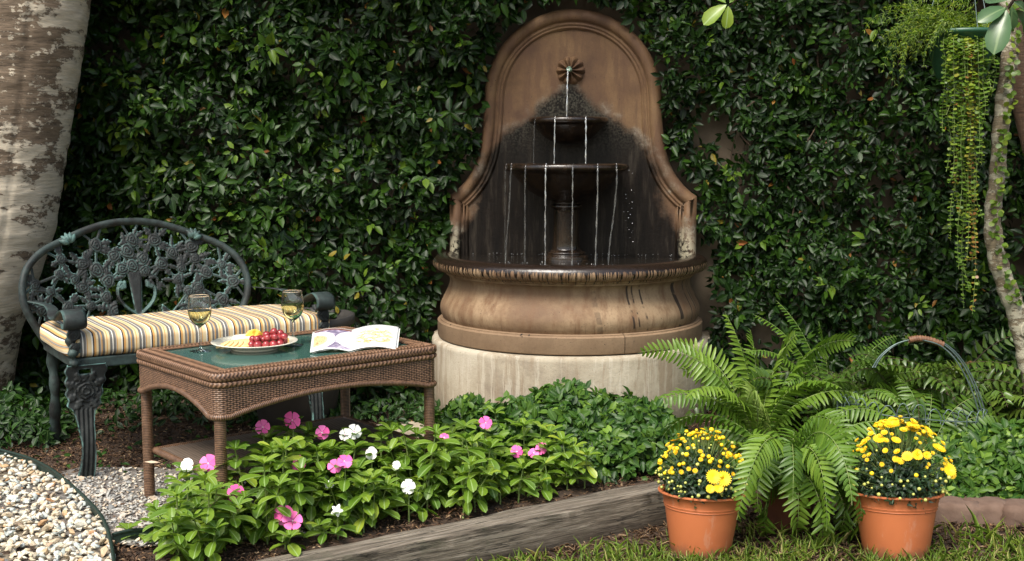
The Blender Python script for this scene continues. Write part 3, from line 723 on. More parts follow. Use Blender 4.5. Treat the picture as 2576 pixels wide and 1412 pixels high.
# ---------------- slender tree at the right ----------------
def px_path(pts, Y): return [D(u, v, Y + dy) for u, v, dy in pts]
tb = Vector((*G(2640, 1075, 0), 0))
rt_ = thing('slender_tree', 'slim crooked lichen spotted trunk with climbing creeper at the right edge', 'tree', (tb.x, 4.3, -.02))
Pp = [(2640, 1080, 0), (2610, 1000, 0), (2588, 905, 0), (2562, 800, 0), (2528, 710, 0), (2504, 630, 0), (2497, 540, 0), (2508, 450, 0), (2516, 340, 0), (2526, 240, .02), (2540, 140, .05), (2536, 40, .1), (2520, -80, .15), (2480, -220, .2)]
Pw = [p - Vector(rt_.location) for p in px_path(Pp, 4.3)]
path = catmull(Pw, 8); rr = [float(np.interp(i / (len(path) - 1), [0, .15, .3, .42, .5, .6, .8, 1], [.044, .040, .035, .031, .028, .028, .029, .026])) * (1 + .07 * math.sin(i * .9) + .05 * math.sin(i * 2.3)) for i in range(len(path))]
MB().tube(path, rr, 22).build('trunk', M['bark'], rt_)
k0 = path[22]; ring = [k0 + Vector((.004 + .019 * math.cos(a), -.036, .028 * math.sin(a))) for a in np.linspace(0, 2 * PI, 15)[:-1]]
MB().tube(ring, .006, 7, True).build('knot', M['bark'], rt_)
lim = [Vector(path[-6]), path[-6] + Vector((-.22, -.02, .16)), path[-6] + Vector((-.55, .0, .24)), path[-6] + Vector((-.95, -.05, .26))]
MB().tube(catmull(lim, 6), [.026 - .0008 * i for i in range(19)], 10).build('limb', M['bark'], rt_)
LIMB_END = Vector(rt_.location) + lim[2]
n = 150; ii = rng.integers(26, len(path) - 14, n); C = np.array([np.array(path[i]) for i in ii]) + np.array(rt_.location)
q = rng.normal(size=(n, 3)) * .010; C = C + q + np.array([-.004, -.042, 0]); 
foliage(rt_, C, rng.normal(size=(n, 3)) * .5 + np.array([0, -.3, .1]), np.array([0, -1, .6]) + rng.normal(size=(n, 3)) * .4, .022, .020, rng.uniform(.3, .8, n), M['jenny'], L_RND, n)
t2 = thing('brown_tree', 'darker brown trunk crossing behind the slim crooked trunk, top right', 'tree', (2.35, 4.62, -.02))
P2 = [Vector((2.50, 4.66, -.02)), D(2660, 700, 4.65), D(2612, 420, 4.62), D(2585, 300, 4.62), D(2560, 180, 4.6), D(2545, 60, 4.6), D(2535, -140, 4.6)]
MB().tube(catmull([p - Vector(t2.location) for p in P2], 8), .045, 18).build('trunk', M['bark2'], t2)

# ---------------- cast fretwork helper ----------------
def fret(name, mat, parent, w, h, step, field, relief, thick, place, y0=0.0, lines=None):
    """plate with holes: kept where field(a,b) > 0; relief raises the front; place(a,b,d) -> local point"""
    na, nb = int(w / step) + 2, int((h - y0) / step) + 2
    A, B = np.meshgrid(np.arange(na) * step, y0 + np.arange(nb) * step, indexing='ij')
    f = field(A, B); fx, fy = np.gradient(f, step); g2 = fx ** 2 + fy ** 2 + 1e-6
    ins = f > 0; cell = ins[:-1, :-1].astype(int) + ins[1:, :-1] + ins[:-1, 1:] + ins[1:, 1:] >= 2
    k = np.clip(-f / g2, -step * 1.1 / np.sqrt(g2), step * 1.1 / np.sqrt(g2)) * ((~ins))
    nb_in = np.zeros_like(ins); nb_in[1:] |= ins[:-1]; nb_in[:-1] |= ins[1:]; nb_in[:, 1:] |= ins[:, :-1]; nb_in[:, :-1] |= ins[:, 1:]
    edge_in = ins & ~(np.pad(ins, 1)[:-2, 1:-1] & np.pad(ins, 1)[2:, 1:-1] & np.pad(ins, 1)[1:-1, :-2] & np.pad(ins, 1)[1:-1, 2:])
    k = k + np.where(edge_in & (f < step * .5), -f / g2, 0)
    A2, B2 = A + fx * k, B + fy * k
    R = relief(A, B, f); e = np.clip(1 - np.abs(f) / .0036, 0, 1)
    if lines is not None: e = np.maximum(e, lines(A, B))
    idx = -np.ones(A.shape, int); V = []; E = []; F = []; cnt = {}
    def vid(i, j):
        if idx[i, j] < 0:
            idx[i, j] = len(V) // 1; V.append(place(A2[i, j], B2[i, j], R[i, j])); E.append(e[i, j])
        return idx[i, j]
    cells = np.argwhere(cell)
    for i, j in cells:
        q = (vid(i, j), vid(i + 1, j), vid(i + 1, j + 1), vid(i, j + 1)); F.append(q)
        for t in range(4):
            ed = (q[t], q[(t + 1) % 4]); cnt[tuple(sorted(ed))] = (cnt.get(tuple(sorted(ed)), (0,))[0] + 1, ed)
    front = len(V); back = {}
    pos = {int(idx[i, j]): (A2[i, j], B2[i, j]) for i, j in np.argwhere(idx >= 0)}
    for (c, (p, q)) in [v for v in cnt.values() if v[0] == 1]:
        for v in (p, q):
            if v not in back:
                back[v] = len(V); V.append(place(*pos[v], -thick)); E.append(.2)
        F.append((q, p, back[p], back[q]))
    # closed back
    bk = {}
    for fc in list(F[:len(cells)]):
        q = []
        for v in fc:
            if v in back: q.append(back[v])
            else:
                if v not in bk: bk[v] = len(V); V.append(place(*pos[v], -thick)); E.append(0)
                q.append(bk[v])
        F.append(tuple(q[::-1]))
    o = mesh(name, V, F, mat, parent, True, {'edge': E}); return o
def seg_d(A, B, p, q):
    px, py = p; qx, qy = q; dx, dy = qx - px, qy - py; L2 = dx * dx + dy * dy + 1e-9
    t = np.clip(((A - px) * dx + (B - py) * dy) / L2, 0, 1); return np.hypot(A - px - t * dx, B - py - t * dy)
def rose_f(A, B, c, r):
    th = np.arctan2(B - c[1], A - c[0]); return r * (.86 + .14 * np.abs(np.cos(2.5 * th + c[0] * 40))) - np.hypot(A - c[0], B - c[1])
def rose_h(A, B, c, r):
    d = np.hypot(A - c[0], B - c[1]); th = np.arctan2(B - c[1], A - c[0])
    return np.where(d < r, .0020 * np.cos(d / r * 17 + 1.6 * np.sin(2.5 * th + c[0] * 40 + d / r * 2)) + .004 * (1 - d / r), 0)
def leaf_f(A, B, c, ang, l, wd):
    u = (A - c[0]) * math.cos(ang) + (B - c[1]) * math.sin(ang); v = -(A - c[0]) * math.sin(ang) + (B - c[1]) * math.cos(ang)
    t = np.clip(u / l, 0, 1); hw = wd * np.sin(PI * t ** .8) ** .8 * (1 + .18 * np.sin(u * 420))
    return np.minimum(hw - np.abs(v), np.minimum(u, l - u) + .002)

# ---------------- bench ----------------
BW, BD, SEAT = .92, .45, .405
bx, by = G(178, 905, SEAT)
BR = math.atan2(.545, .839)
bench = thing('garden_bench', 'dark verdigris cast metal bench with a pierced rose back and scrolled arms', 'bench', (bx, by, 0), BR)
IR = M['iron']
def bp_(a, h, d=0.0):          # back plane: reclined
    t = (a - .46) / .46
    return (.358 + (a - .46) * .90, BD + .26 * h - d - .06 * t * t * abs(t), SEAT + h * .945)
rail = catmull([bp_(a, h) for a, h in ((.075, -.01), (.035, .06), (-.002, .14), (-.006, .215), (.022, .285), (.085, .340), (.165, .375), (.27, .415), (.37, .440), (.46, .446), (.55, .440), (.65, .415), (.755, .375), (.835, .340), (.898, .285), (.926, .215), (.922, .14), (.885, .06), (.845, -.01))], 7)
mb = MB(); mb.tube(rail, .0160, 12, flat=.85)
mb.build('back_rail', IR, bench, attrs={'edge': [.12] * len(mb.V)})
for s, (a, h) in (((-1), (.20, .385)), (1, (.72, .385))):
    mb = MB()
    for k in range(5):
        an = PI / 2 + s * (-1.35 + .5 * k); P = [bp_(a, h - .01, .012)]
        for q in range(1, 7): P.append(bp_(a + math.cos(an) * .042 * q / 6, h - .012 + math.sin(an) * .040 * q / 6, .014 + .008 * math.sin(q / 6 * PI)))
        mb.tube(P, [.004, .009, .012, .012, .009, .006, .002], 8)
    mb.build('leaf_knot', IR, bench, attrs={'edge': [.75] * len(mb.V)})
ra, rh = [p[0] for p in ((0, 0),)], 0
railA = np.array([[(p.x - .358) / .90 + .46, (p.z - SEAT) / .945] for p in rail])
def in_rail(A, B):
    up = np.interp(A, railA[:, 0][len(railA) // 6:-len(railA) // 6 or None], railA[:, 1][len(railA) // 6:-len(railA) // 6 or None], left=0, right=0)
    lo_l = np.interp(B, railA[:len(railA) // 4, 1], railA[:len(railA) // 4, 0]); R2 = railA[-(len(railA) // 4):][::-1]
    lo_r = np.interp(B, R2[:, 1], R2[:, 0])
    return np.minimum(np.minimum(up - B, A - lo_l), lo_r - A)
def zp(x, y): return ((x - 130) / 1700 * .92, max((950 - y - (x - 960) * -.02) / 780 * .446, .0))
ROSES = [zp(*q) for q in ((705, 320), (940, 375), (410, 500), (575, 600), (890, 495), (965, 480), (1165, 310), (985, 300), (1465, 460), (1310, 600), (1665, 510), (1735, 635), (215, 550), (430, 400), (690, 490), (1055, 430), (835, 400), (590, 440), (1290, 410), (1640, 760), (450, 720), (620, 730), (780, 885), (1200, 870), (1400, 770), (1470, 660), (1120, 590), (740, 680), (810, 770), (1200, 480), (560, 870), (1010, 890), (1350, 520), (520, 540), (1390, 690), (250, 720), (1540, 560), (1060, 520), (770, 570), (330, 610), (1530, 840), (400, 840), (1450, 370))]
RR = [random.uniform(.022, .034) for _ in ROSES]
rs = random.Random(5); LEAVES = []
for c, r in zip(ROSES, RR):
    for _ in range(4):
        an = rs.uniform(0, 6.28); LEAVES.append(((c[0] + math.cos(an) * r * .7, c[1] + math.sin(an) * r * .7), an, rs.uniform(.032, .058), rs.uniform(.008, .015)))
STEMS = []
for i, c in enumerate(ROSES):
    ds = sorted(range(len(ROSES)), key=lambda j: math.dist(c, ROSES[j]))
    for j in ds[1:4]: STEMS.append((c, ROSES[j]))
for k in range(0, len(railA), 6):
    p = tuple(railA[k]); j = min(range(len(ROSES)), key=lambda j: math.dist(p, ROSES[j]))
    if math.dist(p, ROSES[j]) < .13: STEMS.append((p, ROSES[j]))
VASE = zp(975, 540), zp(985, 830)
def scroll_pts(s):
    c0 = .46; P = []
    for t in np.linspace(0, 1, 26):
        if t < .35:
            a = PI * (1.9 - 3.4 * t / .35); r = .006 + .012 * t / .35; P.append((c0 + s * (.060 + r * math.cos(a)), .195 + r * math.sin(a)))
        else:
            u = (t - .35) / .65; P.append((c0 + s * (.075 - .078 * u ** 1.9 + .012 * math.sin(u * PI)), .185 - .115 * u))
    return P
SC = [scroll_pts(-1), scroll_pts(1)]
def back_field(A, B):
    f = np.full(A.shape, -1.0)
    for c, r in zip(ROSES, RR): f = np.maximum(f, rose_f(A, B, c, r))
    for l in LEAVES: f = np.maximum(f, leaf_f(A, B, *l))
    for p, q in STEMS: f = np.maximum(f, .0050 - seg_d(A, B, p, q))
    hole = np.minimum(.088 - np.abs(A - .46), np.minimum(B - .055, .215 - B)); f = np.where(hole > 0, np.minimum(f, -hole), f)
    vw = np.interp(B, [.03, .06, .22, .245], [.010, .012, .028, .034]); f = np.maximum(f, np.minimum(vw - np.abs(A - .46), np.minimum(B - .05, .25 - B)))
    f = np.maximum(f, np.minimum(.048 - np.hypot(A - .46, B - .0), np.hypot(A - .46, B) - .034))
    for S in SC:
        for p, q in zip(S[:-1], S[1:]): f = np.maximum(f, .0065 - seg_d(A, B, p, q))
    f = np.maximum(f, np.minimum(.012 - np.abs(B - .004), 1))
    return np.minimum(f, in_rail(A, B) - .004)
def back_rel(A, B, f):
    h = np.minimum(np.maximum(f, 0) * .5, .004) + .001
    for c, r in zip(ROSES, RR): h = h + rose_h(A, B, c, r)
    for (c, an, l, wd) in LEAVES:
        lf = leaf_f(A, B, c, an, l, wd); v = np.abs(-(A - c[0]) * math.sin(an) + (B - c[1]) * math.cos(an)); h = np.where(lf > 0, np.maximum(h, .003 + .003 * np.cos(v * 500)), h)
    for S in SC:
        for p, q in zip(S[:-1], S[1:]): h = np.maximum(h, np.maximum(.010 - seg_d(A, B, p, q), 0) * 1.2)
    return h
def back_lines(A, B):
    e = np.zeros(A.shape)
    for c, r in zip(ROSES, RR):
        d = np.hypot(A - c[0], B - c[1]); th = np.arctan2(B - c[1], A - c[0]); e = np.maximum(e, np.where(d < r * .95, np.clip(np.cos(d / r * 17 + 1.6 * np.sin(2.5 * th + c[0] * 40 + d / r * 2)) * 2.2 - 1.3, 0, 1) * .6, 0))
    for S in SC:
        for p, q in zip(S[:-1], S[1:]): e = np.maximum(e, np.clip(1 - seg_d(A, B, p, q) / .005, 0, 1) * .8)
    return e
fret('back_panel', IR, bench, .93, .45, .0030, back_field, back_rel, .007, bp_, lines=back_lines)
mb = MB()                                       # seat frame: rails and slats
mb.box((BW / 2, .018, SEAT - .018), (BW - .04, .03, .036), 0, .005).box((BW / 2, BD, SEAT - .018), (BW - .04, .03, .036), 0, .005)
mb.box((.02, BD / 2, SEAT - .016), (.035, BD, .03), 0, .005).box((BW - .02, BD / 2, SEAT - .016), (.035, BD, .03), 0, .005)
mb.build('seat_frame', IR, bench, False, {'edge': [0.0] * len(mb.V)})
for k in range(6): 
    mb = MB().box((BW / 2, .07 + .062 * k, SEAT - .008), (BW - .075, .045, .010), 0, .003); mb.build('seat_slat', IR, bench, False, {'edge': [.1] * len(mb.V)})
def arm(x, s):
    r0 = bp_(.0 if s < 0 else .92, .165); mb = MB()
    P = catmull([(r0[0], r0[1], r0[2]), (x, r0[1] - .06, .545), (x, r0[1] - .16, .515), (x, .17, .522), (x, .06, .560), (x, .005, .568), (x, -.030, .550), (x, -.032, .520), (x, -.005, .508), (x, .014, .525)], 6)
    V = []
    for i, p in enumerate(P):
        t = i / (len(P) - 1); wd = .012 + .026 * min(1, t * 2.2)
        d = (P[min(i + 1, len(P) - 1)] - P[max(i - 1, 0)]).normalized(); n = Vector((0, -d.z, d.y))
        for a, b in ((-1, 0), (-.7, .8), (0, 1), (.7, .8), (1, 0), (.7, -.5), (0, -.6), (-.7, -.5)): V.append(p + Vector((a * wd, 0, 0)) + n * b * .006)
    n_ = len(P); F = grid_faces(n_, 8, False, True) + [tuple(range(8))[::-1], tuple((n_ - 1) * 8 + j for j in range(8))]
    mesh('armrest', V, F, IR, bench, True, {'edge': [.55 if i % 8 in (0, 4) else .1 for i in range(len(V))]})
    mb = MB(); P = catmull([(x, .02, .525), (x + s * .004, .012, .49), (x + s * .012, .002, .455), (x + s * .006, -.006, .425), (x, .0, .40), (x, .01, .375)], 6)
    mb.tube(P, [.012 + .006 * math.sin(i * .8) for i in range(len(P))], 10)
    post = mb.build('arm_post', IR, bench, attrs={'edge': [.25] * len(mb.V)})
    def pf(A, B): return np.maximum(rose_f(A, B, (.03, .075), .024), np.maximum(rose_f(A, B, (.03, .03), .018), np.maximum(leaf_f(A, B, (.03, .0), 1.2, .05, .01), leaf_f(A, B, (.03, .09), 1.9, .035, .011))))
    fret('post_rose', IR, post, .06, .13, .0028, pf, lambda A, B, f: .003 + rose_h(A, B, (.03, .075), .024) + rose_h(A, B, (.03, .03), .018), .006, lambda a, b, d: (x - .03 + a, -.008 - d, .415 + b))
for x, s in ((.012, -1), (BW - .012, 1)): arm(x, s)
LW = [(0, .026), (.02, .026), (.06, .023), (.12, .022), (.18, .027), (.225, .034), (.232, .040), (.245, .052), (.30, .060), (.345, .066), (.385, .066)]
def legf(A, B):
    wd = np.interp(B, [q[0] for q in LW], [q[1] for q in LW]); cx = .07 + .016 * np.clip(1 - B / .25, 0, 1) ** 1.3 * -1 + .006 * np.sin(B * 20)
    f = wd * (1 + .06 * np.sin(B * 160) * (B > .24)) - np.abs(A - cx)
    hole = np.minimum(.020 - np.abs(A - .07), np.minimum(B - .352, .368 - B)); f = np.where(hole > -.01, np.minimum(f, -hole), f)
    return np.minimum(f, np.minimum(B + .001, .386 - B))
def legr(A, B, f):
    c = (.07, .295); h = .004 + np.where(B < .235, .0026 * np.cos((A - .07 + .016 * np.clip(1 - B / .25, 0, 1) ** 1.3) * 420), 0)
    d = np.hypot(A - c[0], B - c[1]); th = np.arctan2(B - c[1], A - c[0])
    for r, k, ph in ((.040, 5, 0), (.027, 4, .6), (.014, 3, .2)):
        rr_ = r * (.84 + .16 * np.abs(np.cos(k / 2 * th + ph))); h = h + np.where(d < rr_, .0035 + .0045 * np.exp(-((d - rr_) / .0028) ** 2), 0)
    for an in (.5, 1.1, 2.0, 2.7, 3.6, 4.2, 5.2, 5.8, 1.57):
        lf = leaf_f(A, B, (c[0] + math.cos(an) * .030, c[1] + math.sin(an) * .030), an, .042, .013); h = np.where((lf > 0) & (d > .036), .009 - .5 * np.maximum(.006 - lf, 0), h)
    return h
def legs_edge(o):
    pass
def leg(x, y, sy, lean):
    fret('leg', IR, bench, .14, .386, .0028, legf, legr, .012, lambda a, b, d: (x + (a - .07), y + sy * d + lean * (1 - b / .386) ** 1.5 + .012 * math.sin(b * 16) * sy, b))
leg(.045, .0, -1, -.02); leg(BW - .045, .0, -1, -.02)
def back_leg(x, s):
    mb = MB(); P = catmull([(x, BD, SEAT - .01), (x, BD + .03, .32), (x, BD + .015, .22), (x, BD + .04, .10), (x, BD + .085, .0)], 6)
    mb.tube(P, [.030 - .012 * math.sin(i / 24 * PI) + .003 * math.sin(i * 1.3) for i in range(len(P))], 10, flat=.7); mb.build('leg', IR, bench, attrs={'edge': [.15] * len(mb.V)})
back_leg(.04, -1); back_leg(BW - .04, 1)

# ---------------- seat cushion ----------------
cu = None
def cushion():
    hx, hy, hz, r = .475, .215, .038, .024; V = []; S = []; F = []
    bm = bmesh.new(); bmesh.ops.create_cube(bm, size=2); bmesh.ops.subdivide_edges(bm, edges=bm.edges[:], cuts=23, use_grid_fill=True)
    for v in bm.verts:
        p = v.co.copy(); px_ = math.copysign(abs(p.x) ** .55, p.x); q = Vector((px_ * hx, p.y * hy, p.z * hz))
        c = Vector((max(-hx + r, min(hx - r, q.x)), max(-hy + r, min(hy - r, q.y)), max(-hz + r * .9, min(hz - r * .9, q.z))))
        d = q - c; out = c + (d.normalized() * r if d.length > 1e-6 else d)
        puff = (1 - (out.x / hx) ** 6) * (1 - (out.y / hy) ** 4); out.z += .006 * puff * (1 if p.z > 0 else -.15) + .0016 * math.sin(out.x * 22 + out.y * 9) * (p.z > 0) + .0012 * math.sin(out.x * 47 - out.y * 20)
        out.y -= .006 * (1 - p.z ** 2) * (1 - (out.x / hx) ** 4) * (1 if p.y < 0 else -1)
        if abs(p.x) > .9999: S.append(math.copysign(hx, p.x) - math.copysign(1, p.x) * -(0.0 + (hz - abs(q.z)) * 1.0)); out.x += math.copysign(.016, p.x) * (1 - p.y ** 4) * (1 - p.z ** 2)
        else: S.append(out.x + .003 * math.sin(out.y * 15))
        V.append(out)
    bm.verts.ensure_lookup_table(); F = [[v.index for v in f.verts] for f in bm.faces]; bm.free()
    return V, F, S
V, F, S = cushion(); co = mesh('seat_cushion', V, F, M['stripe'], None, True, {'stripe': S})
cc = Matrix.Rotation(BR, 3, 'Z') @ Vector((BW / 2 + .005, .215, 0)); co.location = (bx + cc.x, by + cc.y, SEAT + .040); co.rotation_euler = (0, 0, BR)
tag(co, 'long yellow, grey and orange striped cushion on the dark bench', 'cushion')

# ---------------- charcoal planter behind the bench ----------------
px, py = D(742, 800, 4.66)[:2]
pn = thing('round_planter', 'wide charcoal bowl planter half hidden behind the striped cushion', 'planter', (px, py, 0), .4)
MB().lathe([(0, .0), (.13, .0), (.15, .01), (.20, .30), (.225, .405), (.238, .410), (.238, .445), (.222, .445), (.210, .42), (.19, .36), (0, .34)], 64).build('bowl', M['planter'], pn)
MB().lathe([(0, .395), (.2, .405), (.209, .405)], 40).build('soil', M['soil'], pn)

# ---------------- wicker table ----------------
TX, TY, TR, TL, TW, TH = -.829, 3.215, math.atan2(.649, .760), .790, .560, .474
tb_ = thing('wicker_table', 'brown wicker coffee table with frosted green glass top and lower shelf', 'table', (TX, TY, 0), TR)
def rrect(ins, n=None, r=.040):
    """rounded rectangle centre-line inset by ins: returns list of (x,y,nx,ny,s)"""
    out = []; s = 0; x0, y0, x1, y1 = ins, ins, TL - ins, TW - ins; rr_ = max(r - ins, .004)
    corners = [((x1 - rr_, y0 + rr_), -PI / 2), ((x1 - rr_, y1 - rr_), 0), ((x0 + rr_, y1 - rr_), PI / 2), ((x0 + rr_, y0 + rr_), PI)]
    pts = []
    for (c, a) in corners:
        for k in range(13):
            t = a + PI / 2 * k / 12; pts.append((c[0] + rr_ * math.cos(t), c[1] + rr_ * math.sin(t), math.cos(t), math.sin(t)))
    return pts
def resample(pts, step):
    P = pts + [pts[0]]; out = []; S = [0]
    for a, b in zip(P[:-1], P[1:]): S.append(S[-1] + math.hypot(a[0] - b[0], a[1] - b[1]))
    n = int(S[-1] / step)
    for k in range(n):
        s = S[-1] * k / n; i = int(np.searchsorted(S, s, 'right')) - 1; t = (s - S[i]) / max(S[i + 1] - S[i], 1e-9); a, b = P[i], P[i + 1]
        out.append(tuple(a[q] * (1 - t) + b[q] * t for q in range(4)) + (s,))
    return out
loop = resample(rrect(0), .0028)
# braided rim
profr = []
for k in range(23):
    t = k / 22
    if t < .52: profr.append((-.070 + .060 * t / .52, .0 + .003 * math.sin(t / .52 * PI)))
    else:
        a = (t - .52) / .48 * PI * .95; profr.append((-.010 + .011 * math.sin(a), -.0125 + .0125 * math.cos(a)))
V = []; Wv = []
for x, y, nx, ny, s in loop:
    for k, (o, z) in enumerate(profr):
        v = k / 22.0; br = math.sin(2 * PI * (s / .0125 + abs((v * 4.0) % 1 - .5) * 1.6)); gr = abs(math.sin(PI * v * 4.0)) ** .6
        h = .0030 * (.5 + .5 * br) * gr; V.append((x + nx * (o + h * (1 if k > 11 else .1)), y + ny * (o + h * (1 if k > 11 else .1)), TH + z + h * (1 if k <= 14 else .2))); Wv.append((.25 + .75 * (.5 + .5 * br)) * (.35 + .65 * gr))
mesh('braided_rim', V, [f[::-1] for f in grid_faces(len(loop), len(profr), True, False)], M['wicker'], tb_, True, {'weave': Wv})
# second plait under the rim
V = []; Wv = []
for x, y, nx, ny, s in loop:
    for k in range(9):
        a = PI * k / 8; br = math.sin(2 * PI * (s / .015 + (.25 if k < 4 else -.25) * 1.6 + abs(k - 4) * .12)); o = .003 + .0048 * math.sin(a) + .0014 * br
        V.append((x + nx * (o - .007), y + ny * (o - .007), TH - .0245 - .0075 + .0075 * math.cos(a))); Wv.append(.35 + .5 * (.5 + .5 * br) * math.sin(a) ** .5)
mesh('plaited_band', V, [f[::-1] for f in grid_faces(len(loop), 9, True, False)], M['wicker'], tb_, True, {'weave': Wv})
# woven apron, lower edge arched on each side
def apron_bottom(x, y, ins):
    cx = min(max(x / TL, 0), 1); cy = min(max(y / TW, 0), 1)
    on_long = min(abs(y - ins), abs(TW - y - ins)) < .02 and .05 < x < TL - .05
    t = cx if on_long else cy; amp = .040 if on_long else .046; e = .055 / (TL if on_long else TW)
    t = min(max((t - e) / (1 - 2 * e), 0), 1); return .352 + amp * math.sin(PI * t) ** .8
ins = .008; lp = resample([(p[0], p[1], p[2], p[3]) for p in rrect(ins)], .0024)
V = []; Wv = []; nzr = 88; rowh = .0056; wp = .0098
bot = []
for x, y, nx, ny, s in lp:
    zb = apron_bottom(x, y, ins); bot.append((x, y, nx, ny, zb, s))
    for k in range(nzr):
        z = TH - .038 + (zb - (TH - .038)) * k / (nzr - 1); q = z / rowh; row = math.floor(q); fr = q - row
        und = math.cos(PI * (s / wp) + PI * row); prof_ = math.sin(PI * fr) ** .7
        col = abs(math.sin(PI * s / wp)) ** .5; d = .0032 * prof_ * (.35 + .65 * col) * (.8 + .2 * und)
        V.append((x + nx * d, y + ny * d, z)); Wv.append(prof_ * (.2 + .8 * col) * (.85 + .15 * und))
mesh('woven_apron', V, [f[::-1] for f in grid_faces(len(lp), nzr, True, False)], M['wicker'], tb_, True, {'weave': Wv})
V = [(x - nx * .004, y - ny * .004, z) for x, y, nx, ny, zb, s in bot for z in (TH - .02, zb)]
mesh('apron_lining', V, grid_faces(len(bot), 2, True, False), M['wicker'], tb_, True, {'weave': [.15] * len(V)})
def wrap_tube(name, P, r, pitch, parent, closed=False, mat=None, squash=1):
    P = [Vector(p) for p in P]; S = [0]
    for a, b in zip(P[:-1], P[1:]): S.append(S[-1] + (b - a).length)
    n = max(int(S[-1] / pitch * 4), 8); Q = []; R = []; 
    for i in range(n + 1):
        s = S[-1] * i / n; j = min(int(np.searchsorted(S, s, 'right')) - 1, len(P) - 2); t = (s - S[j]) / max(S[j + 1] - S[j], 1e-9)
        Q.append(P[j].lerp(P[j + 1], t)); R.append(r * (1 - .0) - .0011 * (i % 4 in (0,)))
    mb = MB().tube(Q, R, 14); 
    return mesh(name, mb.V, mb.F, mat or M['wicker'], parent, True, {'weave': [[.12, .5, .75, .5][(i // 14) % 4] for i in range(len(mb.V))]})
step_ = 4
ed = [Vector((x + nx * .002, y + ny * .002, zb - .003)) for x, y, nx, ny, zb, s in bot][::step_]; ed.append(ed[0])
wrap_tube('rolled_edge', ed, .0085, .0055, tb_)
lx, ly = .028, .028
for (cx, cy) in ((lx, ly), (TL - lx, ly), (lx, TW - ly), (TL - lx, TW - ly)):
    wrap_tube('leg', [(cx, cy, TH - .08), (cx, cy, .2), (cx, cy, -.015)], .0172, .0052, tb_)
# lower shelf
nx_, ny_ = 230, 160; V = []; Wv = []
for i in range(nx_):
    for j in range(ny_):
        x = .045 + (TL - .09) * i / (nx_ - 1); y = .045 + (TW - .09) * j / (ny_ - 1)
        a = math.sin(PI * x / .014); bb = math.sin(PI * y / .0075); row = math.floor(y / .0075)
        h = .0022 * abs(bb) * (.5 + .5 * math.cos(PI * x / .014 + PI * row)); V.append((x, y, .158 + h)); Wv.append(abs(bb) * (.4 + .6 * (.5 + .5 * math.cos(PI * x / .014 + PI * row))))
mesh('shelf', V, grid_faces(nx_, ny_), M['wicker_shelf'], tb_, True, {'weave': Wv})
m_ = .045; wrap_tube('shelf_edge', [(m_, m_, .153), (TL - m_, m_, .153), (TL - m_, TW - m_, .153), (m_, TW - m_, .153), (m_, m_, .153)], .011, .006, tb_, mat=M['wicker'])
gl = rrect(.062, r=.09); V = [(x, y, TH - .002) for x, y, *_ in gl] + [(x, y, TH - .009) for x, y, *_ in gl]; n = len(gl)
F = [tuple(range(n)), tuple(range(n, 2 * n))[::-1]] + [(i, n + i, n + (i + 1) % n, (i + 1) % n) for i in range(n)]
mesh('glass_top', V, F, M['glass_top'], tb_, False)
TOP = TH - .0015
# ---------------- wine glasses ----------------
def wine_glass(u, v, label, fill, dirn):
    x, y = G(u, v, TOP); g = thing('wine_glass', label, 'wine glass', (x, y, TOP), dirn, 'wine glasses on the table')
    H = .176; R = .0365
    P = catmull([(.0315, 0, .0005), (.030, 0, .002), (.012, 0, .0035), (.005, 0, .008), (.0036, 0, .018), (.0033, 0, .045), (.0036, 0, .072), (.0060, 0, .079), (.016, 0, .086), (.028, 0, .099), (.0355, 0, .118), (.0365, 0, .132), (.0345, 0, .155), (.0318, 0, H)], 5)
    inn = catmull([(.0310, 0, H), (.0337, 0, .155), (.0356, 0, .132), (.0346, 0, .118), (.0272, 0, .0995), (.0150, 0, .0872), (.004, 0, .0825), (0, 0, .082)], 5)
    MB().lathe([(0, .0)] + [(p.x, p.z) for p in P] + [(.0314, H + .0006)] + [(max(p.x, 0), p.z) for p in inn], 56).build('glass_bowl', M['glass'], g)
    wz = .086 + fill; prof_ = [(max(p.x, 0) * 1.006, p.z) for p in inn if p.z < wz]; rw = float(np.interp(wz, [p.z for p in inn][::-1], [p.x for p in inn][::-1])) * 1.006
    MB().lathe([(0, wz)] + [(rw - .0008, wz), (rw, wz + .0003)] + prof_, 48).build('wine', M['wine'], g)
wine_glass(505, 884, 'left wine glass of white wine beside the fruit plate, a little emptier', .043, .1)
wine_glass(738, 868, 'right wine glass of white wine behind the grapes, fuller', .050, .5)
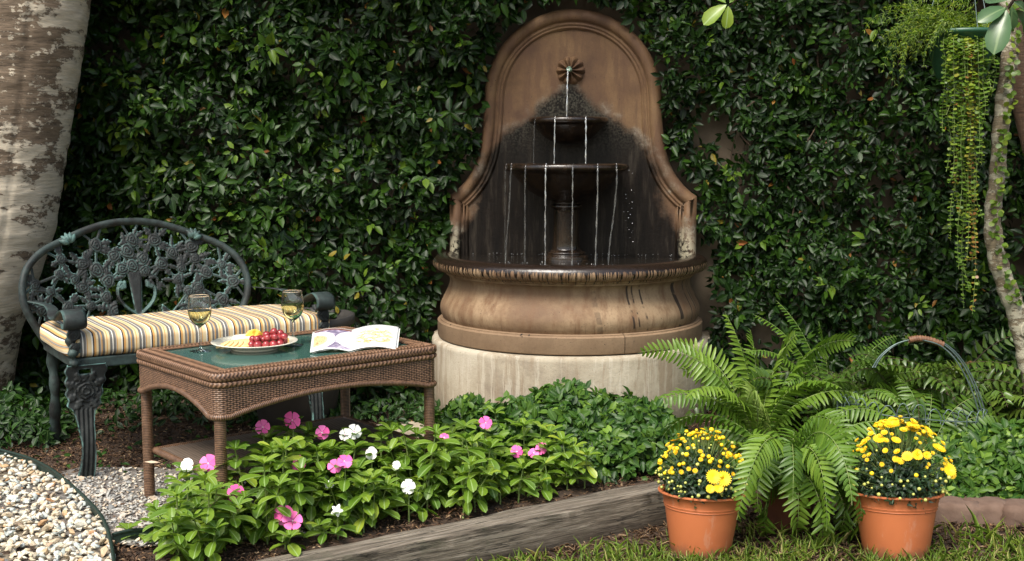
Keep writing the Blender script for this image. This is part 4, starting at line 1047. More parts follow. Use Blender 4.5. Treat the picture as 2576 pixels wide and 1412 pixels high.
# ---------------- plate and food ----------------
plx, ply = G(641, 878, TOP); PZ = TOP
ps = thing('fruit_plate', 'round cream plate holding cheese, crackers and red grapes', 'plate', (plx, ply, PZ), 0)
MB().lathe([(0, .006), (.075, .006), (.085, .009), (.118, .021), (.134, .0245), (.1355, .0262), (.1335, .0272), (.117, .0245), (.085, .0125), (.073, .010), (0, .010)], 80).build('plate_body', M['cream'], ps)
MB().lathe([(.068, .0), (.072, .0), (.074, .007), (.066, .007)], 48).build('foot_ring', M['cream'], ps)
def onp(dx, dy, dz): return (plx + dx, ply + dy, PZ + .011 + dz)
o = MB().lathe([(0, 0), (.044, 0), (.047, .004), (.047, .020), (.044, .024), (0, .025)], 48).build('soft_cheese', M['brie'], None); o.location = onp(-.035, .045, 0)
tag(o, 'small round white soft cheese at the back of the cream plate', 'cheese')
for k in range(6):
    o = MB().lathe([(0, -.0022), (.022, -.0022), (.0235, 0), (.022, .0022), (0, .0022)], 28).build('cracker', M['cracker'], None)
    o.location = onp(-.090 + .014 * k, -.045 - .006 * math.sin(k), .010 + .001 * k); o.rotation_euler = (.10, -.42, .3 * k)
    tag(o, ('leftmost golden cracker of the overlapping row on the plate', 'second golden cracker from the left on the plate', 'third golden cracker from the left on the plate', 'fourth golden cracker from the left on the plate', 'fifth golden cracker from the left, near the grapes', 'rightmost golden cracker, touching the grapes')[k], 'cracker', 'crackers on the plate')
gb = thing('grape_bunch', 'bunch of shiny red grapes piled on the right of the cream plate', 'grapes', onp(.045, -.005, -.002), 0)
gp_ = [(-.045, -.040, .010), (-.022, -.052, .010), (.002, -.050, .010), (.025, -.045, .010), (.042, -.030, .012), (-.035, -.015, .012), (-.010, -.020, .022), (.014, -.022, .026), (.034, -.010, .024), (-.030, .010, .020), (-.008, .006, .032), (.016, .006, .042), (.034, .014, .036), (.048, .004, .016), (-.045, -.022, .024), (.0, .03, .026), (.03, .035, .03), (.052, -.014, .030), (-.028, -.034, .026), (.004, -.036, .030), (.026, -.032, .032)]
sph = None
for i, (a, b, c) in enumerate(gp_):
    if sph is None:
        bm = bmesh.new(); bmesh.ops.create_uvsphere(bm, u_segments=18, v_segments=12, radius=.0118); sph = bpy.data.meshes.new('grape'); bm.to_mesh(sph); bm.free(); sph.materials.append(M['grape']); sph.polygons.foreach_set('use_smooth', [True] * len(sph.polygons))
    o = bpy.data.objects.new('grape', sph); link(o, gb); o.location = (a, b, c + .003); s = random.uniform(.92, 1.1); o.scale = (s, s, s * 1.12); o.rotation_euler = (random.uniform(0, 3), random.uniform(0, 3), 0)
mb = MB()
for i, (a, b, c) in enumerate(gp_): mb.tube([(0, 0, .012), (a * .5, b * .5, c * .6 + .01), (a, b, c + .012)], .0011, 5)
mb.build('stalk', M['stem'], gb)
for (dx, dy, dz, rz_, lab) in ((-.010, .040, .018, .4, 'ruffled yellow slice standing behind the left of the grapes'), (.105, .02, .008, 1.2, 'pale yellow cheese wedge at the right end of the cream plate')):
    if dx < 0:
        V = []; 
        for i in range(12):
            for j in range(5): a = i / 11 * 2.6 - 1.3; r = .006 + .024 * j / 4; V.append((r * math.sin(a), .004 * math.sin(a * 7) * j / 4, r * math.cos(a) + .004))
        o = mesh('yellow_slice', V, grid_faces(12, 5), M['orange'], None)
        o.modifiers.new('s', 'SOLIDIFY').thickness = .002; cat = 'garnish'
    else:
        o = mesh('cheese_wedge', [(0, 0, 0), (.045, -.02, 0), (.045, .02, 0), (0, 0, .018), (.045, -.02, .018), (.045, .02, .018)], [(0, 2, 1), (3, 4, 5), (0, 1, 4, 3), (1, 2, 5, 4), (2, 0, 3, 5)], M['cheese'], None, False); cat = 'cheese'
    o.location = onp(dx, dy, dz - .006); o.rotation_euler = (0, 0, rz_ if dx < 0 else 2.6); tag(o, lab, cat)
# ---------------- open magazine ----------------
def magazine():
    nl = Vector((*G(780, 886, .478), .478)); fl = Vector((*G(786, 845, .482), .482)); nr_ = D(996, 881, nl.y + .06); fr_ = D(1003, 826, nl.y + .20)
    fl = D(786, 839, nl.y + .19); V = []; UV = []; n, m = 30, 10
    for i in range(n):
        t = i / (n - 1)
        for j in range(m):
            s = j / (m - 1); p = nl.lerp(nr_, t).lerp(fl.lerp(fr_, t), s); p.z = max(p.z, .4775) + .010 * math.sin(PI * min(t / .45, 1)) * (t < .45) + .012 * math.sin(PI * max(t - .45, 0) / .55) ; p.z += .004 * s
            V.append(p - nl); UV.append((t, s))
    return nl, V, UV, n, m
nl, V, UV, n, m = magazine()
mg = mesh('open_magazine', V, grid_faces(n, m), None, None, True, None, UV); mg.data.materials.append(M['mag']); mg.location = nl
tag(mg, 'open glossy magazine with food pictures lying over the right end of the table', 'magazine')
so = mg.modifiers.new('thick', 'SOLIDIFY'); so.thickness = .0025; so.offset = -1
V2 = [Vector(p) - Vector((0, 0, .0042 + .002 * random.random())) + Vector((.004, .003, 0)) for p in V]
mesh('under_page', V2, grid_faces(n, m), M['white_petal'], mg, True)
def cells(poly):          # point in polygon test for numpy arrays
    def f(x, y):
        ins = np.zeros(np.shape(x), bool); n = len(poly)
        for i in range(n):
            x0, y0 = poly[i]; x1, y1 = poly[(i + 1) % n]
            c = ((y0 > y) != (y1 > y)) & (x < (x1 - x0) * (y - y0) / ((y1 - y0) or 1e-9) + x0); ins ^= c
        return ins
    return f
def scatter(x0, x1, y0, y1, n, test=None):
    x = rng.uniform(x0, x1, n); y = rng.uniform(y0, y1, n)
    if test is not None: k = test(x, y); x, y = x[k], y[k]
    return x, y
# ---------------- lawn edging strips ----------------
C1 = [G(u, v, 0) for u, v in ((-260, 1112), (-100, 1128), (0, 1150), (70, 1172), (135, 1208), (190, 1250), (238, 1300), (268, 1350), (284, 1412), (292, 1500), (296, 1620))]
C2 = [G(u, v, 0) for u, v in ((284, 1372), (330, 1363), (400, 1350), (500, 1330), (640, 1312))]
def strip(name, pts, label, h=.034):
    P = catmull([(x, y, 0) for x, y in pts], 6); o0 = P[len(P) // 2].copy()
    e = thing(name, label, 'edging', (o0.x, o0.y, 0))
    mb = MB(); n = len(P); V = []
    for i, p in enumerate(P):
        d = (P[min(i + 1, n - 1)] - P[max(i - 1, 0)]).normalized(); nn = Vector((-d.y, d.x, 0)); z = h + .003 * math.sin(i * .35)
        for a, zz in ((-.002, -.05), (-.002, z - .004), (0, z), (.002, z - .004), (.002, -.05)): V.append(p - o0 + nn * a + Vector((0, 0, zz)))
    mesh('edging_strip', V, grid_faces(n, 5), M['edging'], e)
    mesh('top_bead', *(lambda m: (m.V, m.F))(MB().tube([p - o0 + Vector((0, 0, h - .004 + .003 * math.sin(i * .35))) for i, p in enumerate(P)], .0052, 8)), M['edging'], e)
strip('garden_edging', C1, 'curved dark green plastic edging round the pale gravel at the left')
strip('garden_edging', C2, 'short straight green edging between grey stone chips and mulch')
# ---------------- pale gravel ----------------
gpoly = [(p[0], p[1]) for p in catmull([(x, y, 0) for x, y in C1], 5)] + [(-1.6, 2.4), (-3.6, 2.4), (-3.6, 4.6)]
ing = cells(gpoly)
def inview(x, y, m=.12): return (np.abs(x) < y * .437 + m) & (y > 2.95)
gp = tag(mesh('gravel_bed', [(x, y, .0) for x, y in gpoly], [tuple(range(len(gpoly)))], simple('gravel_base', (.30, .25, .18), .95, var=(.12, .1, .07), scale=60, bump=1), None, False), kind='structure')
if gp.data.polygons[0].normal.z < 0: gp.data.flip_normals()
x, y = scatter(-2.3, -.7, 2.85, 4.6, 7600, lambda x, y: ing(x, y) & inview(x, y))
n = len(x); sz = .0085 + .0095 * rng.random(n) ** 1.4; z = .004 + rng.random(n) * .020
tn = rng.random(n)
stones(gp, np.stack([x, y, z], -1), sz, tn, M['pebble'], 300, rank=sz * 400 + z * 90 - y * 2.2, elong=1.45)
# ---------------- grey chips behind the edging ----------------
ch = tag(mesh('chip_bed', [(q[0], q[1], .003) for q in ((-1.75, 3.60), (-1.2, 3.2), (-1.02, 3.16), (-.55, 3.25), (-.5, 3.7), (-1.0, 3.95), (-1.5, 4.0))], [tuple(range(7))], simple('chip_base', (.10, .085, .07), .95, var=(.2, .18, .16), scale=70, bump=1), None, False), kind='structure')
cpoly = cells([(-1.62, 3.55), (-1.25, 3.22), (-1.02, 3.16), (-.5, 3.27), (-.3, 3.7), (-1.0, 4.0), (-1.45, 3.95)])
x, y = scatter(-1.75, -.3, 3.1, 4.05, 12000, lambda x, y: cpoly(x, y) & ~ing(x, y))
n = len(x); sz = .0042 + .0065 * rng.random(n) ** 2; big = rng.random(n) < .03; sz = np.where(big, .011 + .008 * rng.random(n), sz)
fade = rng.random(n) < np.clip((y - 3.55 + .3 * x + .3) * 2.2, 0, .75); keep = ~fade
x, y, sz = x[keep], y[keep], sz[keep]; n = len(x)
tn = np.clip(rng.normal(.55, .28, n), 0, 1)
stones(ch, np.stack([x, y, .003 + rng.random(n) * .006], -1), sz, tn, M['chips'], 150, .45, rank=sz, elong=1.8)
# ---------------- mulch and leaf litter ----------------
def flakes(name, x, y, z0, ln, wd, tint, mat, parent=None, kind='stuff', lift=.006, tilt=.35):
    n = len(x); P = np.stack([x, y, z0 + rng.random(n) * lift], -1); a = rng.uniform(0, 2 * PI, n)
    Dv = np.stack([np.cos(a), np.sin(a), rng.normal(0, tilt * .6, n)], -1); N = np.array([0, 0, 1.0]) + rng.normal(size=(n, 3)) * tilt
    o = foliage(None, P, Dv, N, ln, wd, tint, mat, L_THIN, 0, mass=name); return o
x, y = scatter(-1.9, 2.3, 2.9, 5.0, 60000, lambda x, y: inview(x, y) & ~ing(x, y) & (y > edge_y(x) + .02))
k = rng.random(len(x)) < np.where(cpoly(x, y), .12, 1); x, y = x[k][:34000], y[k][:34000]; n = len(x)
flakes('mulch', x, y, .0, rng.uniform(.008, .028, n), rng.uniform(.003, .008, n), np.clip(rng.normal(.45, .27, n), 0, 1), M['mulch'])
x, y = scatter(-.9, 2.4, 3.0, 4.1, 30000, lambda x, y: inview(x, y) & (y < edge_y(x) - .02))
n = len(x); flakes('straw', x, y, -.104, rng.uniform(.010, .05, n), rng.uniform(.0015, .004, n), np.clip(rng.normal(.66, .25, n), 0, 1), M['mulch'], lift=.014, tilt=.3)
M['litter'] = mat_stone('dead_leaf', [(0, (.14, .06, .03)), (.5, (.26, .13, .06)), (1, (.45, .28, .15))], .8)
lit = [(1025, 1062, 'small curled tan dead leaf on the soil near the plinth'), (812, 1010, 'dead leaf under the table, left of the plinth'), (1900, 1320, 'curled dead leaf in the straw right of the timber'), (2490, 1325, 'brown dead leaf lying by the pinkish stones'), (1390, 1195, 'rusty dead leaf on the mulch behind the timber'), (1150, 1285, 'dead leaf beside the timber under the flowering plants'), (230, 1115, 'orange brown dead leaf behind the bench leg'), (990, 1040, 'pale dead leaf lying behind the table leg')]
for u, v, lab in lit:
    zz = -.09 if (u > 1700) else .012
    p = G(u, v, zz); o = bpy.data.objects.new('dead_leaf', L_HOLLY.mesh('dead_leaf', M['litter'])); link(o); o.location = (p[0], p[1], zz + .004)
    s = random.uniform(.035, .05); o.scale = (s, s * .5, s); o.rotation_euler = (random.uniform(-.3, .3), random.uniform(-.2, .2), random.uniform(0, 6)); o['tint'] = random.random(); tag(o, lab, 'dead leaf', 'dead leaves on the ground')
# ---------------- landscape timber ----------------
TLn = 2.6; tm = MB(); nl_, ns = 200, 28; V = []
prof_t = [(.0, -.11), (.0, -.004), (.003, .0), (.03, .0015), (.06, .0), (.090, .0), (.096, .0), (.0990, -.0012), (.1008, -.004), (.101, -.008), (.101, -.05), (.101, -.08), (.099, -.115)]
for i in range(nl_):
    s = TLn * i / (nl_ - 1)
    for k, (d, z) in enumerate(prof_t):
        V.append((-s, -d + .0016 * math.sin(s * 31 + k) + .0022 * math.sin(s * 5 + 1), z + .0018 * math.sin(s * 17 + 2 * k) + .002 * math.sin(s * 4)))
F = grid_faces(nl_, len(prof_t)); F.append(tuple(range(len(prof_t)))); F = [f[::-1] for f in F]
ti = mesh('landscape_timber', V, F, M['timber'], None, True); smooth_auto(ti, 40)
ti.location = (tA.x + .02, tA.y + .0, .012); ti.rotation_euler = (0, 0, math.atan2(TDIR.y, TDIR.x)); tag(ti, 'long weathered grey timber edging the flower bed', 'timber')
# ---------------- pinkish edging stones right ----------------
for i, (u, v, w_, lab) in enumerate(((2405, 1296, .17, 'pinkish edging stone just right of the right flower pot'), (2500, 1300, .15, 'middle pinkish edging stone under the trailing vine'), (2590, 1304, .16, 'pinkish edging stone at the right edge of the frame'), (2260, 1290, .16, 'pinkish edging stone behind the right flower pot'))):
    p = G(u, v, -.07); bm = bmesh.new(); bmesh.ops.create_cube(bm, size=1); bmesh.ops.subdivide_edges(bm, edges=bm.edges[:], cuts=4, use_grid_fill=True)
    for q in bm.verts:
        c = q.co.normalized(); q.co = q.co.lerp(c * .62, .35); q.co += Vector([random.gauss(0, .02) for _ in range(3)]); q.co = Vector((q.co.x * w_, q.co.y * .11, q.co.z * .10)) + Vector([random.gauss(0, .0022) for _ in range(3)])
    me = bpy.data.meshes.new('edging_stone'); bm.to_mesh(me); bm.free(); me.materials.append(M['brick']); me.polygons.foreach_set('use_smooth', [True] * len(me.polygons))
    o = bpy.data.objects.new('edging_stone', me); link(o); o.location = (p[0], p[1] + .05 + random.uniform(-.012, .012), -.085); o.rotation_euler = (0, 0, random.uniform(-.1, .1)); tag(o, lab, 'stone', 'pinkish stones edging the bed')
# ---------------- lawn grass ----------------
def grass(name, x, y, z, ln, base=.52):
    n = len(x); P = np.stack([x, y, z], -1); lean = rng.normal(size=(n, 3)) * .45; lean[:, 2] = 1; Dv = nrm(lean); a = rng.uniform(0, 2 * PI, n)
    N = np.stack([np.cos(a), np.sin(a), np.full(n, .2)], -1)
    foliage(None, P, Dv, N, ln, rng.uniform(.0022, .0042, n), np.clip(rng.normal(base, .24, n), 0, 1), M['grass'], L_GRASS, 0, mass=name)
x, y = scatter(-.8, 2.3, 2.6, 3.9, 60000, lambda x, y: (np.abs(x) < y * .437 + .1) & (y < edge_y(x) - .15))
den = np.clip((3.42 - y + .10 * fbm(x, y, 8, 77) + .06 * x) * 2.6, .015, 1) * np.clip(1.2 + fbm(x, y, 14, 78), .25, 1); k = rng.random(len(x)) < den; x, y = x[k], y[k]
grass('lawn_grass', x, y, np.full(len(x), -.106), rng.uniform(.022, .055, len(x)))
for (u, v, nn, ln) in ((2300, 1345, 26, .10), (1905, 1350, 30, .07), (2440, 1360, 26, .09), (2545, 1385, 40, .07), (1560, 1395, 40, .06), (2080, 1380, 40, .07)):
    p = G(u, v, -.1); grass('grass_tuft', p[0] + rng.normal(0, .05, nn), p[1] + rng.normal(0, .03, nn), np.full(nn, -.105), rng.uniform(.5, 1.1, nn) * ln)
    tuft = COL.objects[-1]
# ---------------- terracotta plastic pots ----------------
def pot(u, vr, label, tilt, r=.1375, h=.185, mat='clay', name='flower_pot', zb=-.106, Y=None, cat='flower pot'):
    Y = Y or 3.5
    c = D(u, vr, Y); t = thing(name, label, cat, (c.x, Y, zb))
    k = r / .1375
    pr = [(0, .004), (.090, .0), (.0925, .006), (.1145, h * .74), (.1165, h * .745), (.1175, h * .75), (.1165, h * .757), (.1185, h * .79), (.1195, h * .795), (.1185, h * .80), (.1225, h * .955), (.1235, h * .957), (.134, h * .962), (.1375, h * .975), (.1375, h * .99), (.134, h), (.1285, h), (.1265, h * .985), (.118, h * .80), (.112, h * .78)]
    MB().lathe([(a * k, z) for a, z in pr], 96).build('pot_body', M[mat], t); smooth_auto(COL.objects[-1], 28)
    MB().lathe([(0, h * .80), (.115 * k, h * .79)], 32).build('potting_soil', M['soil'], t)
    t.rotation_euler = (math.radians(-tilt[0]), math.radians(tilt[1]), 0); return t
pL = pot(1764, 1252, 'left orange plastic pot of yellow chrysanthemums beside the timber end', (4, 1.5), .1325, .190, Y=3.42)
pR = pot(2258, 1262, 'right orange plastic pot of yellow chrysanthemums, standing by the fern', (7, 0), .1395, .192, Y=3.40)
fp = pot(1982, 1236, 'old dark clay pot hidden under the arching fern fronds', (0, 0), .105, .155, 'clay_dark', 'fern_pot', -.10, 3.66, 'fern pot')
# ---------------- chrysanthemums ----------------
def petal_head(R, npet, rings, mat, name='flower', cup=.6):
    V = []; F = []
    for k in range(rings):
        n = npet - k * 3; rr = R * (1 - k * .24); up = .25 + cup * k / rings
        for j in range(max(n, 5)):
            a = 2 * PI * (j + .5 * (k % 2)) / max(n, 5); c, s = math.cos(a), math.sin(a); b = len(V); wv = rr * .17
            for t, wd in ((.12, .5), (.6, 1), (1.0, .15)):
                r = rr * t; z = rr * up * t * (1 if t < .7 else .9); V += [(r * c - s * wv * wd, r * s + c * wv * wd, z), (r * c + s * wv * wd, r * s - c * wv * wd, z)]
            F += [(b, b + 1, b + 3, b + 2), (b + 2, b + 3, b + 5, b + 4)]
    me = bpy.data.meshes.new(name); me.from_pydata(V, [], F); me.materials.append(mat); me.polygons.foreach_set('use_smooth', [True] * len(me.polygons)); return me
HEADS = [petal_head(.0195, 20, 5, M['yellow']), petal_head(.0115, 15, 4, M['yellow'], cup=1.3), petal_head(.0085, 12, 4, M['yellow_dark'], cup=1.8)]
budm = {}
def bud_mesh(mat, r):
    bm = bmesh.new(); bmesh.ops.create_icosphere(bm, subdivisions=2, radius=r)
    for v in bm.verts: v.co.z *= .9
    me = bpy.data.meshes.new('bud'); bm.to_mesh(me); bm.free(); me.materials.append(mat); me.polygons.foreach_set('use_smooth', [True] * len(me.polygons)); return me
BUDS = [bud_mesh(M['yellow'], .0062), bud_mesh(M['bud'], .0048), bud_mesh(M['bud'], .0034)]
def mum(p, label, Rx, H, heads, nopen, bias, seed):
    r = random.Random(seed); base = Vector(p.location) + Vector((0, 0, .165))
    t = thing('chrysanthemum', label, 'flower plant', tuple(base)); O = Vector((0, 0, .01)); st = MB(); tips = []
    for i in range(210):
        a = r.uniform(0, 2 * PI); e = math.acos(1 - r.random() * .93); R = 1 - .10 * r.random()
        tip = Vector((Rx * R * math.sin(e) * math.cos(a), Rx * R * math.sin(e) * math.sin(a), .01 + H * R * math.cos(e) ** .85))
        k_ = .72 + .28 * min(1, tip.z / (.35 * H)); tip.x *= k_; tip.y *= k_; tips.append((tip, e)); mid = Vector((tip.x * .35, tip.y * .35, tip.z * .5))
        st.tube([O + Vector((tip.x * .05, tip.y * .05, 0)), mid, tip.lerp(mid, .4) + Vector((0, 0, .004)), tip], [.0018, .0015, .0012, .001], 4)
    o = st.build('stems', M['stem'], t); o['kind'] = 'stuff'
    for i, (tip, e) in enumerate(tips):
        q = r.random(); hi = tip.z / H + bias * tip.x / Rx; d = (tip - Vector((0, 0, .02))).normalized()
        if tip.y > Rx * .55 and q < .6: continue
        if hi > .62 and q < nopen: me = HEADS[0] if r.random() < .22 else HEADS[1]; nm = 'flower'; s = r.uniform(.75, 1.15)
        elif hi > .5 and q < nopen + .34: me = HEADS[2]; nm = 'flower'; s = r.uniform(.6, 1)
        elif q < .88: me = BUDS[0 if hi > .45 and r.random() < .75 else r.choice((1, 1, 2))]; nm = 'bud'; s = r.uniform(.8, 1.25)
        else: me = BUDS[2]; nm = 'bud'; s = 1
        o = bpy.data.objects.new(nm, me); link(o, t); o.location = tip; o.scale = (s, s, s); d.x += r.gauss(0, .2); d.y += r.gauss(0, .2) - .2; o.rotation_euler = d.to_track_quat('Z', 'Y').to_euler()
    for (x, z, s) in heads:
        y = -math.sqrt(max(Rx ** 2 * (1 - (z / H) ** 2) - x * x, 0)) - .004
        o = bpy.data.objects.new('flower', HEADS[0]); link(o, t); o.location = (x, y, z); o.scale = (s, s, s); o.rotation_euler = Vector((x * 2, -1, .55)).to_track_quat('Z', 'Y').to_euler()
    n = 2600; a = rng.uniform(0, 2 * PI, n); e = np.arccos(1 - rng.random(n) * .97); R = .30 + .58 * rng.random(n) ** .6; R *= np.where(e < .9, .9, 1)
    C = np.stack([Rx * R * np.sin(e) * np.cos(a), Rx * R * np.sin(e) * np.sin(a), .005 + H * R * np.cos(e)], -1); C[:, :2] *= (.66 + .34 * np.minimum(1, C[:, 2] / (.35 * H)))[:, None]; C[:, 2] *= .9; C = C[~((C[:, 2] < .022) & (np.hypot(C[:, 0], C[:, 1]) > .095))]; n = len(C)
    A = nrm(C + np.array([0, 0, .03])); P_, Dv, N = clusters(C + np.array(base), A, 1, .004, (20, 95), .15)
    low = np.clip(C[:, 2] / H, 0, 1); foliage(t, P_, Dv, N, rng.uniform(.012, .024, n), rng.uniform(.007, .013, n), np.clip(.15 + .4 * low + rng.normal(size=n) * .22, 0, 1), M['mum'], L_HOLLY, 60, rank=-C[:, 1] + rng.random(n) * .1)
    return t
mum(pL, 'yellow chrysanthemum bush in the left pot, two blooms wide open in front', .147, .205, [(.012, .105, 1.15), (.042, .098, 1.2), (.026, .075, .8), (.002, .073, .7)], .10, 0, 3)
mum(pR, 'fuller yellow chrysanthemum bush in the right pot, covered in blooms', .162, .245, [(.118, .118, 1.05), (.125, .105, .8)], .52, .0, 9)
# ---------------- ferns ----------------
def frond(parent, root, dirn, length, arch, npin, pw, mat, leaf, single, tint=.5, droopf=1.0, spread=.17, name='frond', sway=0.0):
    dirn = Vector((dirn[0], dirn[1], 0)).normalized(); P = []; el = arch; p = Vector(root); n = 34
    side0 = Vector((-dirn.y, dirn.x, 0))
    for i in range(n + 1):
        P.append(p.copy()); p = p + (dirn * math.cos(el) + Vector((0, 0, math.sin(el))) + side0 * sway * i / n) .normalized() * length / n; el -= droopf * (1.9 / n) * (.35 + 1.3 * i / n)
        if p.z < -.085: p.z = -.085
    o = MB().tube(P, [.0024 - .0016 * i / n for i in range(n + 1)], 5).build(name, M['stem'] if mat is not M['darkfern'] else M['paleb'], parent)
    C = []; Dd = []; Nn = []; Ls = []; roll = random.gauss(0, .8)
    for k in range(npin):
        t = .06 + .93 * (k // 2) / (npin / 2); f = t * n; i = min(int(f), n - 1); q = P[i].lerp(P[i + 1], f - i); d = (P[i + 1] - P[i]).normalized()
        side = d.cross(Vector((0, 0, 1))); side = side.normalized() if side.length > .1 else side0; up = side.cross(d).normalized(); cr, sr = math.cos(roll * t * 1.6), math.sin(roll * t * 1.6); side, up = side * cr + up * sr, up * cr - side * sr; s = 1 if k % 2 else -1
        l = spread / 2 * (math.sin(PI * min(1, t ** .75 * .93 + .05)) ** .6) * random.uniform(.86, 1.08)
        C.append(q); Dd.append(side * s + d * (.22 + .35 * t) + Vector((0, 0, -.22 - .15 * random.random())) + up * .06); Nn.append(up + Vector([random.gauss(0, .22) for _ in range(3)])); Ls.append(max(l, .006))
    return o, C, Dd, Nn, Ls
def fern(name, label, root, specs, mat, leaf, npin, pw, spread, tint, cat='fern', singles=5):
    t = thing(name, label, cat, tuple(root)); R0 = Vector(root)
    for k, (dx, dy, ln, ar, dr, zz) in enumerate(specs):
        o, C, Dd, Nn, Ls = frond(t, Vector((dx, dy, 0)) * .02 + Vector((0, 0, zz)), (dx, dy), ln, ar, int(npin * ln / .5) // 2 * 2, pw, mat, leaf, False, tint, dr, spread, sway=random.uniform(-.25, .25))
        # leaflets in world frame then parented to the frond
        W_ = np.array([(c + R0)[:] for c in C]); n = len(W_); tn = np.clip(tint + rng.normal() * .14 + rng.normal(size=n) * .08, 0, 1)
        D_ = np.array([d[:] for d in Dd]); N_ = np.array([d[:] for d in Nn]); Lw = np.array(Ls)
        S = singles_left[0] if k < singles else 0
        class Fake: pass
        one = n if k < singles else 0
        local = np.array([c[:] for c in C])
        foliage_local(o, local, D_, N_, Lw, np.minimum(pw * (.6 + .4 * Lw / (spread / 2)), Lw * .6), tn, mat, leaf, one)
    return t
singles_left = [0]
def foliage_local(parent, P, Dv, N, L, W, tint, mat, leaf, singles):
    n = len(P); Dv = nrm(Dv); N = nrm(N - Dv * np.sum(N * Dv, 1, keepdims=True))
    if singles:
        S = np.cross(N, Dv); me = leaf.mesh('leaflet', mat)
        for i in range(n):
            d, s_, nn = Dv[i] * L[i], S[i] * W[i], N[i] * L[i]
            o = bpy.data.objects.new('leaflet', me); o['tint'] = float(tint[i]); COL.objects.link(o); o.parent = parent
            o.matrix_basis = Matrix(((d[0], s_[0], nn[0], P[i, 0]), (d[1], s_[1], nn[1], P[i, 1]), (d[2], s_[2], nn[2], P[i, 2]), (0, 0, 0, 1)))
        return
    o = foliage(None, P, Dv, N, L, W, tint, mat, leaf, 0, mass='leaflets'); o.parent = parent
def dirs(l): return l
fr = Vector(fp.location) + Vector((0, 0, .13))
spec = []
for az, ln, ar, dr in ((190, .56, 1.0, 1.2), (212, .50, .9, 1.4), (236, .52, 1.1, 1.9), (252, .64, 1.1, 1.65), (265, .68, 1.15, 1.6), (278, .66, 1.1, 1.65), (292, .54, 1.0, 1.8), (312, .42, 1.1, 1.9), (332, .52, 1.0, 1.6), (350, .58, .95, 1.3), (5, .60, .9, 1.2), (20, .5, .9, 1.2), (168, .50, 1.0, 1.2), (150, .42, 1.0, 1.3), (110, .34, 1.1, 1.3), (70, .36, 1.1, 1.3), (40, .42, 1.0, 1.2),
                       (245, .42, .8, 2.0), (262, .44, .7, 2.2), (276, .42, .75, 2.2), (290, .44, .8, 2.1), (306, .42, .7, 2.0), (324, .42, .8, 1.8), (225, .42, .8, 1.7), (205, .42, .75, 1.5), (178, .42, .7, 1.3), (340, .46, .7, 1.5), (0, .44, .6, 1.3), (272, .34, 1.3, 2.4), (250, .36, 1.35, 2.3), (300, .36, 1.35, 2.3), (284, .62, 1.3, 2.0), (258, .62, 1.3, 1.95)):
    a = math.radians(az + random.uniform(-5, 5)); spec.append((math.cos(a), math.sin(a), ln * random.uniform(.78, 1.05), ar + random.gauss(0, .08), dr * random.uniform(.88, 1.1), random.uniform(-.01, .03)))
fern('boston_fern', 'big bright green fern arching out between the two orange pots', fr, spec, M['fern'], L_PIN, 56, .0155, .135, .44, singles=5)
# taller upright fronds behind, nearer the plinth
def grove(name, label, u, v, z, lst, tint, mat, leaf, npin, pw, spread, cat='fern', singles=1, Y=None):
    p = G(u, v, z) if Y is None else D(u, v, Y)[:2]
    s = [(math.cos(math.radians(a)), math.sin(math.radians(a)), l, ar, dr, 0) for a, l, ar, dr in lst]
    return fern(name, label, Vector((p[0], p[1], z)), s, mat, leaf, npin, pw, spread, tint, cat, singles)
grove('sword_fern', 'light green fern with long fronds reaching over the plinth edge', 1905, 1110, .02, [(185, .62, 1.25, .85), (205, .50, 1.0, .9), (165, .50, 1.35, .7), (110, .50, 1.5, .35), (75, .46, 1.4, .5), (30, .62, 1.25, .85), (350, .5, 1.05, 1.0), (225, .5, 1.2, 1.0), (300, .5, 1.25, .9), (60, .5, 1.3, .6), (150, .42, 1.2, .8), (260, .45, 1.3, 1.0)], .62, M['fern'], L_PIN, 54, .017, .15)
grove('sword_fern', 'low spreading fern reaching right behind the right orange pot', 2330, 1150, .0, [(175, .46, 1.1, 1.2), (160, .42, 1.2, 1.0), (190, .46, .8, 1.2), (10, .42, 1.0, 1.2), (350, .46, .8, 1.1), (30, .4, 1.2, 1.0), (60, .36, 1.3, .9), (120, .36, 1.3, .9), (210, .4, .7, 1.3), (330, .38, .7, 1.3), (90, .36, 1.4, .8)], .45, M['fern'], L_PIN, 50, .017, .13, singles=0)
grove('sword_fern', 'upright feathery fern standing behind the two pots under the vine', 2090, 1075, .02, [(170, .55, 1.4, .6), (130, .55, 1.45, .45), (200, .55, 1.25, .8), (20, .5, 1.3, .7), (340, .5, 1.1, .8), (90, .45, 1.45, .5), (230, .45, 1.2, .9), (290, .45, 1.1, 1.0), (255, .4, .9, 1.2), (310, .5, 1.0, 1.1)], .40, M['fern'], L_PIN, 64, .012, .11)
for u, v, tn, lab in ((2190, 900, .5, 'dark broad leaved holly fern left of the wire basket'), (2370, 900, .6, 'dark holly fern inside the arch of the wire basket handle'), (2490, 900, .65, 'dark holly fern at the right behind the wire basket'), (2010, 900, .4, 'dark holly fern low against the vine right of the plinth'), (2280, 900, .55, 'dark holly fern climbing the foot of the vine above the basket')):
    lst = [(random.uniform(150, 390), random.uniform(.36, .62), random.uniform(.9, 1.45), random.uniform(.8, 1.4)) for _ in range(17)]
    grove('holly_fern', lab, u, v, .0, lst, tn, M['darkfern'], L_HOLLY, 34, .024, .14, singles=0, Y=4.52)
